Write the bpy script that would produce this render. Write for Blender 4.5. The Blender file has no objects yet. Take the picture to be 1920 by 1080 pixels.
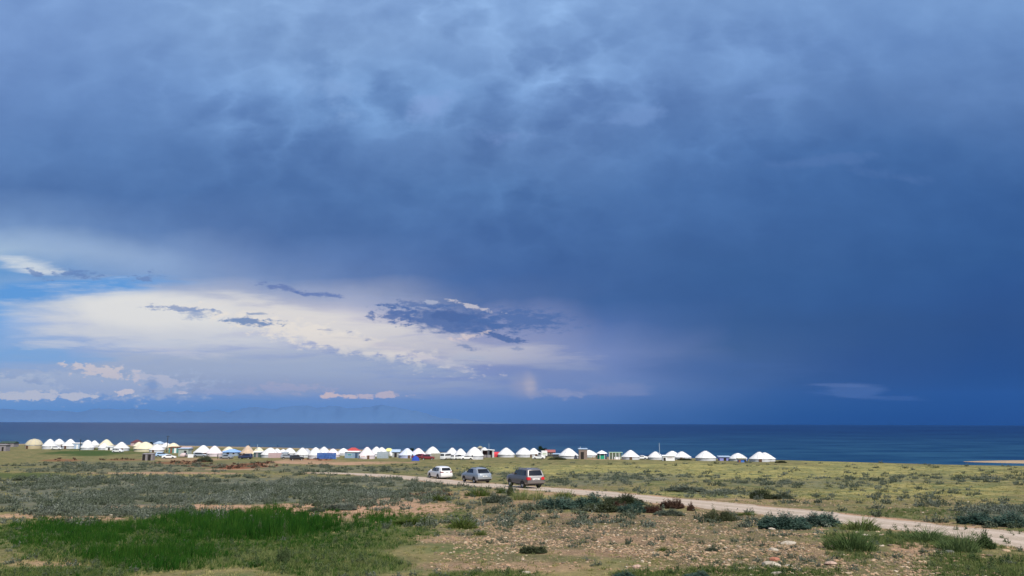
import bpy, bmesh, math, random
import numpy as np
from mathutils import Vector, Matrix
R = math.radians
SC = bpy.context.scene
random.seed(7); RNG = np.random.default_rng(11)

USE_HAZE = True
# ------------------------------------------------------------------ camera, world, sun, exposure
CZ = 14.5                                   # eye height above the lake
F = 1423.0                                  # focal length in photo pixels (1920 wide)
PITCH, ROLL = R(10.12), R(0.19)
cam = bpy.data.cameras.new('camera'); cam.sensor_width = 36; cam.lens = 36*F/1920
cam.clip_start = .1; cam.clip_end = 200000
camo = bpy.data.objects.new('camera', cam); SC.collection.objects.link(camo)
MC = Matrix.Translation((0, 0, CZ)) @ Matrix.Rotation(R(90)+PITCH, 4, 'X') @ Matrix.Rotation(ROLL, 4, 'Z')
camo.matrix_world = MC; SC.camera = camo
M3 = np.array(MC.to_3x3())
SC.view_settings.view_transform = 'Standard'; SC.view_settings.look = 'None'
SC.view_settings.exposure = 0; SC.view_settings.gamma = 1
SC.cycles.max_bounces = 6; SC.cycles.volume_bounces = 0

SUN_EL, SUN_AZ = R(52), R(152)              # azimuth clockwise from the view direction (+Y)
sun = bpy.data.lights.new('sun', 'SUN'); sun.energy = 5.0; sun.angle = R(.5); sun.color = (1, .93, .81)
suno = bpy.data.objects.new('sun', sun); SC.collection.objects.link(suno)
sd = Vector((math.sin(SUN_AZ)*math.cos(SUN_EL), math.cos(SUN_AZ)*math.cos(SUN_EL), math.sin(SUN_EL)))
suno.rotation_euler = sd.to_track_quat('Z', 'Y').to_euler()

def lin(c):
    return tuple((v/255/12.92 if v/255 <= .04045 else ((v/255+.055)/1.055)**2.4) for v in c)

def ray(px, py):
    v = np.stack([(np.asarray(px, float)-960)/F, (540-np.asarray(py, float))/F, -np.ones_like(np.asarray(px, float))], -1)
    return v @ M3.T

def project(X, Y, Z):
    p = np.stack([X, Y, Z-CZ], -1) @ M3
    w = np.where(p[..., 2] < -.01, -p[..., 2], .01)
    return 960+F*p[..., 0]/w, 540-F*p[..., 1]/w

class G:
    """small node-graph writer"""
    def __init__(s, tree): s.t = tree; s.n = tree.nodes; s.l = tree.links
    def new(s, typ, **kw):
        nd = s.n.new(typ)
        for k, v in kw.items(): setattr(nd, k, v)
        return nd
    def put(s, sock, v):
        if v is None: return
        if isinstance(v, bpy.types.NodeSocket): s.l.new(v, sock)
        else:
            if hasattr(sock.default_value, '__len__') and not hasattr(v, '__len__'): v = (v,)*len(sock.default_value)
            if hasattr(v, '__len__') and len(v) == 3 and len(sock.default_value) == 4: v = (*v, 1)
            sock.default_value = v
    def m(s, op, a, b=None, c=None, clamp=False):
        nd = s.new('ShaderNodeMath', operation=op, use_clamp=clamp)
        for i, v in enumerate((a, b, c)): s.put(nd.inputs[i], v)
        return nd.outputs[0]
    def step(s, v, a, b, lo=0, hi=1):
        nd = s.new('ShaderNodeMapRange', interpolation_type='SMOOTHSTEP')
        for i, x in enumerate((v, a, b, lo, hi)): s.put(nd.inputs[i], x)
        return nd.outputs[0]
    def lerp(s, v, a, b, lo=0, hi=1):
        nd = s.new('ShaderNodeMapRange')
        for i, x in enumerate((v, a, b, lo, hi)): s.put(nd.inputs[i], x)
        return nd.outputs[0]
    def mix(s, f, a, b, mode='MIX'):
        nd = s.new('ShaderNodeMix', data_type='RGBA', blend_type=mode)
        s.put(nd.inputs[0], f); s.put(nd.inputs[6], a); s.put(nd.inputs[7], b)
        return nd.outputs[2]
    def xyz(s, x, y, z):
        nd = s.new('ShaderNodeCombineXYZ')
        for i, v in enumerate((x, y, z)): s.put(nd.inputs[i], v)
        return nd.outputs[0]
    def noise(s, vec, scale, detail=4, rough=.5, dist=0, out=0):
        nd = s.new('ShaderNodeTexNoise'); s.put(nd.inputs['Vector'], vec)
        nd.inputs['Scale'].default_value = scale; nd.inputs['Detail'].default_value = detail
        nd.inputs['Roughness'].default_value = rough; nd.inputs['Distortion'].default_value = dist
        return nd.outputs[out]
    def vor(s, vec, scale, out='Distance', feature='F1'):
        nd = s.new('ShaderNodeTexVoronoi', feature=feature); s.put(nd.inputs['Vector'], vec)
        nd.inputs['Scale'].default_value = scale
        return nd.outputs[out]
    def scale(s, vec, k):
        nd = s.new('ShaderNodeVectorMath', operation='MULTIPLY'); s.put(nd.inputs[0], vec); s.put(nd.inputs[1], k)
        return nd.outputs[0]
    def ramp(s, f, stops, interp='LINEAR'):
        nd = s.new('ShaderNodeValToRGB'); s.put(nd.inputs[0], f); cr = nd.color_ramp; cr.interpolation = interp
        while len(cr.elements) < len(stops): cr.elements.new(.5)
        for e, (p, c) in zip(cr.elements, stops): e.position = p; e.color = (*c, 1)
        return nd.outputs[0]

def con(g, n, k): return g.m('ADD', g.m('MULTIPLY', g.m('SUBTRACT', n, .5), k), .5)
def build_world():
    w = bpy.data.worlds.new('World'); SC.world = w; w.use_nodes = True
    w.cycles.sampling_method = 'MANUAL'; w.cycles.sample_map_resolution = 512
    t = w.node_tree; t.nodes.clear(); g = G(t)
    d = g.new('ShaderNodeTexCoord').outputs['Generated']
    sp = g.new('ShaderNodeSeparateXYZ'); g.l.new(d, sp.inputs[0]); x, y, z = sp.outputs
    yy = g.m('MAXIMUM', y, .12)
    A0 = g.m('DIVIDE', x, yy); E0 = g.m('DIVIDE', z, yy)      # direction as slopes against the north axis
    P0 = g.xyz(A0, g.m('MULTIPLY', E0, 1.9), 0)
    # cloud structure shared by everything
    n_big = g.noise(P0, 3.2, 5, .5); n_mid = g.noise(g.scale(P0, (1, 1.25, 1)), 9, 8, .56, .5)
    n_fin = con(g, g.noise(g.scale(P0, (1, 1.4, 1)), 55, 9, .68, .05), 2.6)
    n_w2 = g.noise(g.xyz(A0, E0, 5.3), 7, 4, .5)
    A = g.m('ADD', A0, g.m('MULTIPLY', g.m('SUBTRACT', n_mid, .5), .10))
    E = g.m('ADD', E0, g.m('MULTIPLY', g.m('MULTIPLY', g.m('SUBTRACT', n_w2, .5), .055), g.step(E0, 0, .12)))
    cols = [-60, 180, 420, 660, 900, 1140, 1380, 1620, 1860]
    T = {
     796: [(100,152,208),(96,146,206),(96,144,204),(98,144,204),(88,130,190),(66,108,170),(42,84,148),(30,68,134),(24,60,126)],
     775: [(108,160,214),(94,146,206),(92,142,203),(95,142,204),(92,134,195),(74,114,174),(46,90,152),(32,74,138),(28,64,130)],
     755: [(125,170,220),(110,155,212),(108,150,206),(110,150,206),(106,143,199),(86,122,180),(56,97,156),(39,80,143),(30,68,133)],
     725: [(155,182,216),(160,182,214),(148,171,210),(140,164,205),(134,152,197),(105,134,186),(66,103,158),(48,83,144),(34,72,135)],
     690: [(150,186,226),(162,187,221),(158,178,213),(150,170,207),(145,160,200),(118,141,189),(72,106,160),(51,85,145),(38,75,138)],
     650: [(138,184,230),(165,188,222),(172,186,216),(175,184,210),(165,172,200),(125,145,190),(70,105,158),(52,88,146),(42,78,139)],
     600: [(130,182,234),(206,213,226),(222,221,224),(215,214,218),(150,160,195),(85,115,168),(60,98,155),(53,90,147),(46,82,142)],
     560: [(106,164,225),(205,215,230),(190,198,220),(160,172,204),(88,116,171),(66,101,159),(60,97,154),(54,91,149),(49,85,145)],
     520: [(98,158,221),(128,165,216),(132,158,205),(100,129,183),(72,107,167),(66,101,159),(60,98,155),(55,93,151),(50,88,148)],
     480: [(172,200,228),(140,170,214),(112,142,195),(88,120,177),(72,108,167),(67,103,161),(62,99,156),(57,95,153),(52,91,150)],
     430: [(125,160,210),(105,140,195),(82,116,173),(76,111,168),(72,108,167),(70,107,166),(66,104,163),(60,99,158),(54,93,153)],
     360: [(88,124,181),(81,118,176),(78,115,173),(79,116,174),(79,117,174),(76,114,173),(70,109,169),(64,104,164),(58,97,157)],
     280: [(96,133,191),(89,128,187),(92,130,188),(92,130,188),(96,132,188),(88,125,183),(78,117,177),(72,112,172),(68,106,165)],
     180: [(108,144,203),(105,143,202),(112,150,208),(110,150,207),(108,146,203),(104,140,198),(94,131,189),(90,127,185),(94,131,189)],
     80:  [(120,156,214),(114,150,208),(125,162,216),(125,161,214),(124,161,216),(120,158,214),(111,148,206),(104,142,201),(105,143,201)],
     -20: [(122,158,215),(120,156,214),(134,171,222),(130,165,220),(131,169,223),(128,165,220),(121,158,213),(117,155,212),(118,156,212)],
    }
    def tune(k, px, py):
        r_, g_, b_ = k[0], k[1]*.98, k[2]*(.955 if py < 600 else .99)
        if px > 1300 and py > 560: g_ *= .96; b_ *= .92
        if px < 1200 and 700 < py < 800: r_ += 16; g_ += 14; b_ += 8
        return (r_, g_, b_)
    def base(lo_, hi_):
        prev = None; pe = None
        for py, row in T.items():
            if not lo_ <= py <= hi_: continue
            r_ = ray(np.array(cols, float), np.full(len(cols), float(py)))
            a_ = r_[:, 0]/r_[:, 1]; e_ = float((r_[:, 2]/r_[:, 1])[4])
            c = g.ramp(g.lerp(A, -1, 1), [((a+1)/2, lin(tune(k, px_, py))) for a, k, px_ in zip(a_, row, cols)], 'B_SPLINE' if py > 700 or py < 500 else 'LINEAR')
            prev = c if prev is None else g.mix(g.lerp(E, pe, e_), prev, c)
            pe = e_
        return prev
    # mammatus relief of the storm base, strongest in the upper middle
    def blob(cx, cy, rx, ry, k, n, lo, hi, rot=0):
        r_ = ray(np.array([cx, cx+rx, cx], float), np.array([cy, cy, cy-ry], float)); q = r_/r_[:, 1:2]
        a0, e0 = q[0, 0], q[0, 2]; ra = max(abs(q[1, 0]-a0), 1e-4); re = max(abs(q[2, 2]-e0), 1e-4)
        da = g.m('SUBTRACT', A0, a0); de = g.m('SUBTRACT', E0, e0)
        if rot:
            c_, s_ = math.cos(R(rot)), math.sin(R(rot))
            da, de = g.m('ADD', g.m('MULTIPLY', da, c_), g.m('MULTIPLY', de, s_)), g.m('SUBTRACT', g.m('MULTIPLY', de, c_), g.m('MULTIPLY', da, s_))
        v = g.new('ShaderNodeVectorMath', operation='LENGTH'); g.l.new(g.xyz(g.m('DIVIDE', da, ra), g.m('DIVIDE', de, re), 0), v.inputs[0])
        q_ = g.m('MULTIPLY_ADD', n, k, g.m('SUBTRACT', 1-k/2, v.outputs['Value']))
        return g.step(q_, lo, hi)
    wx = g.m('SUBTRACT', g.noise(P0, 9, 7, .6), .5); wy = g.m('SUBTRACT', g.noise(g.scale(P0, (1, 1, 7)), 10, 7, .6), .5)
    wv = g.xyz(g.m('MULTIPLY_ADD', wx, .11, A0), g.m('MULTIPLY_ADD', wy, .11, g.m('MULTIPLY', E0, 1.2)), 0)
    v1 = g.m('POWER', g.vor(wv, 12), 2.0); v2 = g.m('POWER', g.vor(wv, 25), 1.8)
    mam = con(g, g.noise(g.xyz(A0, g.m('MULTIPLY', E0, 1.3), 2.1), 9, 9, .62, .1), 2.4)
    am = blob(930, 150, 620, 330, .9, n_big, -.25, .9)
    patch = g.step(con(g, n_big, 1.8), .2, .85)
    rel = g.m('ADD', g.m('MULTIPLY', g.m('SUBTRACT', v1, .22), 1.8), g.m('MULTIPLY', g.m('SUBTRACT', v2, .24), .9))
    rel = g.m('MULTIPLY', rel, g.m('ADD', g.m('MULTIPLY', am, g.m('ADD', .25, patch)), g.m('MULTIPLY', g.step(E0, .10, .30), .18)))
    rel = g.m('ADD', rel, g.m('MULTIPLY', g.m('SUBTRACT', mam, .5), g.m('ADD', g.m('MULTIPLY', am, .30), g.m('MULTIPLY', g.step(E0, .05, .3), .26))))
    fine = g.m('MULTIPLY', g.m('SUBTRACT', n_mid, .5), g.step(E0, .02, .2, .12, .30))
    fine = g.m('ADD', fine, g.m('MULTIPLY', g.m('SUBTRACT', n_fin, .5), .025))
    k = g.m('ADD', g.m('ADD', 1, g.m('MULTIPLY', rel, .46)), fine)
    cc = g.new('ShaderNodeCombineColor')
    for i_, v_ in enumerate((k, g.m('ADD', g.m('MULTIPLY', g.m('SUBTRACT', k, 1), .86), 1), g.m('ADD', g.m('MULTIPLY', g.m('SUBTRACT', k, 1), .62), 1))): g.put(cc.inputs[i_], v_)
    # individual cloud shapes: (cx, cy, rx, ry, noise weight, noise, lo, hi, colour, opacity, rotation)
    n_str = con(g, g.noise(g.scale(P0, (1, 4.2, 1)), 10, 9, .62, .3), 2.0)         # streaky
    n_cum = con(g, g.noise(g.scale(P0, (1, 1.1, 3)), 52, 9, .66, .0), 2.6)          # cauliflower
    Fs = [
     (120, 545, 270, 26, .6, n_str, .0, .5, (98,158,221), .95, 4),
     (-40, 590, 90, 60, .8, n_str, .0, .8, (108,167,228), .8, 0),
     (340, 608, 350, 74, .9, n_str, -.1, .7, (222,223,223), .85, -3),
     (300, 585, 260, 42, .9, n_mid, -.05, .6, (238,236,229), .8, -3),
     (620, 612, 330, 40, .9, n_str, -.05, .8, (234,228,220), .85, -9),
     (640, 640, 260, 26, 1.3, n_cum, .0, .6, (245,236,222), .8, -12),
     (880, 660, 260, 30, 1.1, n_str, -.15, .8, (206,203,208), .75, -5),
     (800, 672, 120, 12, 1.6, n_str, .0, .7, (216,208,214), .6, -14),
     (440, 694, 540, 46, 1.0, n_str, -.15, .7, (178,189,208), .85, 0),
     (520, 724, 520, 24, 1.0, n_str, -.15, .7, (168,179,203), .8, 0),
     (60, 668, 170, 22, 1.0, n_str, .0, .7, (132,178,227), .75, 0),
     (190, 645, 170, 12, 1.4, n_str, .0, .7, (208,214,225), .6, 0),
     (330, 660, 120, 10, 1.6, n_str, .0, .7, (214,214,222), .5, -4),
     (170, 722, 250, 32, 1.3, n_cum, -.05, .45, (184,197,218), .85, 0),
     (20, 728, 110, 24, 1.3, n_cum, .0, .4, (198,208,222), .8, 0),
     (190, 696, 75, 13, 2.0, n_cum, .05, .4, (228,217,214), .85, -10),
     (300, 712, 60, 11, 2.0, n_cum, .05, .45, (212,210,219), .65, -10),
     (60, 742, 140, 9, 2.0, n_cum, .05, .4, (230,228,226), .8, 0),
     (130, 742, 60, 7, 2.0, n_cum, .05, .4, (222,222,226), .7, 0),
     (232, 737, 17, 8, 1.8, n_cum, .1, .4, (242,230,224), .9, 0),
     (341, 737, 15, 4, 1.6, n_cum, .1, .5, (232,224,224), .8, 0),
     (540, 727, 90, 12, 1.8, n_cum, .0, .6, (190,188,206), .65, 0),
     (430, 735, 90, 8, 1.8, n_cum, .0, .6, (176,184,208), .6, 0),
     (630, 742, 34, 6, 1.6, n_cum, .1, .45, (246,218,202), .85, 0),
     (715, 742, 55, 7, 1.6, n_cum, .1, .5, (228,209,206), .8, 0),
     (985, 722, 34, 28, .8, n_mid, -.2, 1.0, (196,188,196), .6, 8),
     (994, 722, 15, 26, .8, n_mid, -.2, .9, (222,208,200), .7, 8),
     (1050, 738, 80, 10, 1.6, n_cum, -.1, .8, (178,178,198), .65, 0),
     (1060, 705, 170, 42, 1.0, n_str, -.25, 1.0, (134,150,191), .6, 0),
     (1150, 730, 90, 14, 1.4, n_str, -.15, .8, (146,155,189), .6, 0),
     (1590, 733, 80, 17, 1.2, n_str, -.05, .6, (84,110,160), .75, 0),
     (1580, 722, 70, 5, 1.2, n_str, .0, .6, (96,118,166), .6, 0),
     (1690, 746, 80, 7, 1.2, n_str, .0, .7, (70,98,151), .6, 0),
     (1330, 690, 210, 30, 1.0, n_str, -.15, 1.0, (76,106,159), .5, 0),
     (60, 500, 90, 18, 1.0, n_str, .0, .8, (218,225,229), .85, -8),
     (180, 470, 320, 40, 1.1, n_mid, -.1, 1.1, (162,187,220), .5, -12),
     (640, 560, 260, 30, 1.0, n_str, -.1, 1.0, (150,165,200), .5, -8),
     (850, 602, 122, 28, .8, n_fin, -.06, .50, (86,113,165), .92, -7),
     (860, 596, 70, 16, 1.3, n_cum, .0, .6, (74,100,153), .6, -7),
     (745, 590, 52, 18, 1.8, n_fin, .0, 0.60, (88,114,168), .85, 0),
     (975, 600, 120, 28, 1.2, n_fin, -.05, 0.75, (82,112,166), .85, 0),
     (940, 631, 52, 8, 1.6, n_fin, .0, 0.55, (84,110,162), .9, -12),
     (780, 572, 66, 10, 2.0, n_fin, .0, 0.75, (88,116,169), .7, 0),
     (70, 514, 26, 7, 2.0, n_fin, .0, 0.75, (112,141,189), .8, -25),
     (145, 514, 56, 9, 2.0, n_fin, .0, 0.75, (106,136,187), .8, -3),
     (272, 520, 28, 8, 2.2, n_fin, .05, 0.75, (112,139,187), .8, 10),
     (330, 578, 78, 6, 2.0, n_fin, .0, 0.75, (138,156,193), .8, -4),
     (368, 588, 40, 14, 1.4, n_fin, .0, 0.95, (142,162,199), .75, 0),
     (470, 603, 60, 9, 1.8, n_fin, .0, 0.65, (113,141,185), .9, -4),
     (525, 540, 50, 7, 2.0, n_fin, .0, 0.85, (100,122,176), .75, -12),
     (600, 552, 60, 6, 1.8, n_fin, .0, 0.85, (98,122,178), .8, -4),
     (480, 588, 30, 3, 2.2, n_fin, .0, 0.75, (136,156,191), .75, 0),
     (690, 634, 10, 5, 2.0, n_fin, .0, 0.75, (142,152,186), .75, 0),
     (655, 621, 13, 4, 2.0, n_fin, .0, 0.75, (150,158,190), .7, 0),
     (610, 618, 18, 3, 2.0, n_fin, .0, 0.75, (160,166,194), .6, 0),
     (880, 652, 28, 6, 1.8, n_fin, .0, 0.75, (132,146,183), .8, -12),
     (965, 653, 17, 4, 2.0, n_fin, .0, 0.75, (140,152,187), .7, 0),
     (285, 722, 15, 18, 1.0, n_cum, .0, .5, (144,170,211), .7, 0),
     (806, 566, 13, 6, 2.4, n_cum, .0, .6, (180,187,206), .8, 0),
     (890, 575, 42, 5, 1.8, n_cum, .0, .6, (212,206,210), .8, -14),
     (878, 631, 42, 7, 1.5, n_cum, .0, .6, (230,214,209), .8, 12),
     (620, 165, 70, 60, 2.2, mam, .1, 1.1, (138,171,218), .55, 0),
     (800, 205, 60, 34, 2.2, mam, .1, 1.1, (138,166,217), .6, 25),
     (640, 80, 60, 50, 2.2, mam, .1, 1.1, (140,175,221), .55, 0),
     (960, 255, 110, 24, 2.2, mam, .1, 1.1, (124,150,204), .5, 10),
     (1200, 215, 130, 22, 2.2, mam, .1, 1.1, (120,153,205), .55, 14),
     (1440, 175, 90, 12, 2.2, mam, .1, 1.1, (112,147,201), .6, 10),
     (1500, 305, 150, 13, 2.2, mam, .1, 1.1, (86,120,174), .55, 6),
     (1700, 335, 100, 14, 2.2, mam, .1, 1.1, (82,116,170), .55, -10),
    ]
    def layer(lo_, hi_, feats):
        col = g.mix(1, base(lo_, hi_), cc.outputs[0], 'MULTIPLY')
        for cx, cy, rx, ry, kk, n, lo, hi, c, op, rot in feats:
            col = g.mix(g.m('MULTIPLY', blob(cx, cy, rx, ry, kk, n, lo, hi, rot), op), col, lin(c))
        bg = g.new('ShaderNodeBackground'); g.put(bg.inputs[0], col); bg.inputs[1].default_value = 1; return bg
    up = layer(-20, 480, [f for f in Fs if f[1]-f[3] < 440]); low = layer(430, 796, [f for f in Fs if f[1] > 430])
    eb = [float(r_[2]/r_[1]) for r_ in ray(np.array([960., 960.]), np.array([458., 440.]))]
    sky = g.new('ShaderNodeTexSky', sky_type='NISHITA', sun_disc=False, sun_elevation=SUN_EL, sun_rotation=SUN_AZ)
    b1 = g.new('ShaderNodeBackground'); g.l.new(sky.outputs[0], b1.inputs[0]); b1.inputs[1].default_value = .10
    b2 = g.new('ShaderNodeMixShader'); g.put(b2.inputs[0], g.lerp(E0, eb[0], eb[1])); g.l.new(low.outputs[0], b2.inputs[1]); g.l.new(up.outputs[0], b2.inputs[2])
    mx = g.new('ShaderNodeMixShader'); g.put(mx.inputs[0], g.step(y, .12, .45)); g.l.new(b1.outputs[0], mx.inputs[1]); g.l.new(b2.outputs[0], mx.inputs[2])
    o = g.new('ShaderNodeOutputWorld'); g.l.new(mx.outputs[0], o.inputs[0])
build_world()

# ------------------------------------------------------------------ helpers
def tag(o, label=None, cat=None, group=None, kind=None):
    if label: o['label'] = label
    if cat: o['category'] = cat
    if group: o['group'] = group
    if kind: o['kind'] = kind
    return o

def link(name, me, mats=(), parent=None, col=None):
    o = bpy.data.objects.new(name, me)
    for m_ in (mats if isinstance(mats, (list, tuple)) else [mats]):
        if me is not None and m_ is not None: me.materials.append(m_)
    (col or SC.collection).objects.link(o)
    if parent is not None: o.parent = parent
    return o

def np_mesh(name, v, quads=None, tris=None, smooth=False):
    me = bpy.data.meshes.new(name); v = np.asarray(v, np.float32)
    me.vertices.add(len(v)); me.vertices.foreach_set('co', v.ravel())
    idx, tot = [], []
    if quads is not None and len(quads): q = np.asarray(quads, np.int32); idx.append(q.ravel()); tot += [4]*len(q)
    if tris is not None and len(tris): q = np.asarray(tris, np.int32); idx.append(q.ravel()); tot += [3]*len(q)
    if idx:
        idx = np.concatenate(idx); tot = np.array(tot, np.int32)
        me.loops.add(len(idx)); me.loops.foreach_set('vertex_index', idx)
        me.polygons.add(len(tot)); me.polygons.foreach_set('loop_start', np.concatenate([[0], np.cumsum(tot)[:-1]]).astype(np.int32))
        me.polygons.foreach_set('loop_total', tot)
        if smooth: me.polygons.foreach_set('use_smooth', np.ones(len(tot), bool))
    me.update(calc_edges=True); return me

class MB:
    """collects shapes of one mesh"""
    def __init__(s): s.v = []; s.f = []
    def add(s, v, f):
        b = len(s.v); s.v += [tuple(p) for p in v]; s.f += [tuple(i+b for i in q) for q in f]; return s
    def box(s, x0, x1, y0, y1, z0, z1):
        v = [(x, y, z) for z in (z0, z1) for y in (y0, y1) for x in (x0, x1)]
        return s.add(v, [(0, 2, 3, 1), (4, 5, 7, 6), (0, 1, 5, 4), (2, 6, 7, 3), (0, 4, 6, 2), (1, 3, 7, 5)])
    def lathe(s, prof, n=20, c=(0, 0), jit=0, seed=0):
        rs = random.Random(seed); v = []; j = [1+jit*(rs.random()-.5) for _ in range(n)]
        for r, z in prof:
            for i in range(n):
                a = 2*math.pi*i/n; v.append((c[0]+r*j[i]*math.cos(a), c[1]+r*j[i]*math.sin(a), z))
        f = [(k*n+i, k*n+(i+1) % n, (k+1)*n+(i+1) % n, (k+1)*n+i) for k in range(len(prof)-1) for i in range(n)]
        return s.add(v, f)
    def tube(s, p0, p1, r, n=8, r1=None):
        p0, p1 = Vector(p0), Vector(p1); d = (p1-p0).normalized(); u = d.orthogonal().normalized(); w = d.cross(u)
        r1 = r if r1 is None else r1
        v = [p+(u*math.cos(2*math.pi*i/n)+w*math.sin(2*math.pi*i/n))*q for p, q in ((p0, r), (p1, r1)) for i in range(n)]
        f = [(i, (i+1) % n, n+(i+1) % n, n+i) for i in range(n)]+[tuple(range(n))[::-1], tuple(range(n, 2*n))]
        return s.add(v, f)
    def build(s, name, mat, parent=None, smooth=False, col=None):
        me = bpy.data.meshes.new(name); me.from_pydata(s.v, [], s.f); me.update()
        if smooth: me.polygons.foreach_set('use_smooth', [True]*len(me.polygons))
        return link(name, me, mat, parent, col)

def empty(name, loc, rz=0, scale=None):
    o = bpy.data.objects.new(name, None); SC.collection.objects.link(o); o.location = loc; o.rotation_euler = (0, 0, rz)
    if scale: o.scale = scale
    o.empty_display_size = .1
    return o

def copy_tree(o, parent=None, kids=None):
    c = o.copy(); SC.collection.objects.link(c); c.parent = parent
    for ch in list(o.children): copy_tree(ch, c)
    return c

# value noise in numpy
_T = RNG.random((256, 256))
def vnoise(x, y):
    xi = np.floor(x).astype(int); yi = np.floor(y).astype(int); fx = x-xi; fy = y-yi
    fx = fx*fx*(3-2*fx); fy = fy*fy*(3-2*fy)
    g = lambda a, b: _T[a % 256, b % 256]
    return (g(xi, yi)*(1-fx)+g(xi+1, yi)*fx)*(1-fy)+(g(xi, yi+1)*(1-fx)+g(xi+1, yi+1)*fx)*fy
def fbm(x, y, oct=4):
    s = 0; a = .5; t = 0
    for i in range(oct): s = s+a*vnoise(x*2**i+17.3*i, y*2**i+5.1*i); t += a; a *= .5
    return s/t
def sst(x, a, b):
    t = np.clip((x-a)/(b-a), 0, 1); return t*t*(3-2*t)

# ------------------------------------------------------------------ terrain
SHX = np.array([-900, -328, -211, -129, -80, -35, 0, 44, 84, 134, 175, 400, 900.])
SHY = np.array([500, 475, 455, 420, 395, 360, 330, 306, 292, 262, 240, 236, 230.])
ROADC = [(2000, 1024), (1920, 1013), (1800, 996), (1700, 987), (1600, 974), (1500, 963), (1400, 953), (1300, 943), (1200, 933), (1100, 923), (1020, 917), (950, 913), (890, 908), (830, 902), (760, 895), (720, 892), (680, 889), (640, 887.5), (590, 886.5)]

def base_h(X, Y):
    X = np.asarray(X, float); Y = np.asarray(Y, float)
    H = 3.9+.0345*Y
    H = np.where(Y < -300, 3.9-.0345*300, H)
    k = 6.0; H = -k*np.log(np.exp(-H/k)+np.exp(-12.95/k))*1.0 if False else np.where(H > 10.9, 12.8-1.9*np.exp(-(H-10.9)/1.9), H)
    z = CZ-H
    sh = np.interp(X, SHX, SHY)+6*(vnoise(X/22., X*0+3.3)-.5)
    z = z-sst(Y, sh-13, sh)*1.6-sst(Y, sh-4, sh+40)*3.2
    z = z-.45*sst(X, 85, 150)*sst(Y, 110, 215)
    # sand spit at the right
    spit = 1-np.sqrt(((X-294)/128)**2+((Y-(311-.15*(X-184)))/21)**2)
    z = np.where(Y > 262, np.maximum(z, -.9+1.5*sst(spit, -.12, .3)), z)
    return z

ROADW = None
def road_dist(X, Y):
    if ROADW is None: return np.full(np.shape(X), 99.)
    best = np.full(np.shape(X), 1e9)
    P = ROADW
    for (x0, y0), (x1, y1) in zip(P[:-1], P[1:]):
        dx, dy = x1-x0, y1-y0; t = np.clip(((X-x0)*dx+(Y-y0)*dy)/(dx*dx+dy*dy), 0, 1)
        best = np.minimum(best, np.hypot(X-x0-t*dx, Y-y0-t*dy))
    return best

def terr(X, Y):
    X = np.asarray(X, float); Y = np.asarray(Y, float)
    z = base_h(X, Y)
    near = sst(Y, -60, 12)*(1-sst(Y, 190, 240))
    rd = sst(road_dist(X, Y), 2.6, 7)
    rel = (fbm(X/17+3, Y/17+9, 3)-.5)*.75+(fbm(X/3.1+40, Y/3.1, 3)-.5)*.20
    z = z+rel*near*rd
    village = sst(Y, 215, 245)*(1-sst(Y, 262, 300))*.0
    return z

def hit(px, py, fn=terr):
    """ground point seen at a photo pixel"""
    r = ray(np.atleast_1d(px), np.atleast_1d(py)); r = r/r[:, 1:2]
    ts = np.concatenate([np.geomspace(6, 620, 170)])
    lo = np.full(len(r), 6.); hi = np.full(len(r), 620.); done = np.zeros(len(r), bool)
    for a, b in zip(ts[:-1], ts[1:]):
        below = CZ+r[:, 2]*b < fn(r[:, 0]*b, np.full(len(r), b))
        new = below & ~done; lo[new] = a; hi[new] = b; done |= new
        if done.all(): break
    for _ in range(9):
        m_ = (lo+hi)/2; below = CZ+r[:, 2]*m_ < fn(r[:, 0]*m_, m_)
        hi = np.where(below, m_, hi); lo = np.where(below, lo, m_)
    Y = hi; X = r[:, 0]*Y
    return X, Y, fn(X, Y), done
rx_, ry_, _, _ = hit([p[0] for p in ROADC], [p[1] for p in ROADC], base_h)
ROADW = [(float(a), float(b)) for a, b in zip(rx_, ry_)]
# carry the track on beyond the frame
d0 = np.array(ROADW[0])-np.array(ROADW[1]); d0 /= np.hypot(*d0)
ROADW = [tuple(np.array(ROADW[0])+d0*60)]+ROADW
ROADW = [(float(a), float(b)) for a, b in ROADW]
# smooth
_p = np.array(ROADW)
for _ in range(2):
    q = [_p[0]]
    for a, b in zip(_p[:-1], _p[1:]): q += [a*.75+b*.25, a*.25+b*.75]
    _p = np.array(q+[_p[-1]])
ROADW = [tuple(p) for p in _p[::2]]

def at(px, py):
    X, Y, Z, _ = hit([px], [py]); return float(X[0]), float(Y[0]), float(Z[0])
def at_dist(px, py, d=None):
    """village ground: distance from the base row on the flat shelf"""
    X, Y, Z, _ = hit([px], [py], base_h); X, Y = float(X[0]), float(Y[0])
    return X, Y, float(terr(X, Y))

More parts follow.
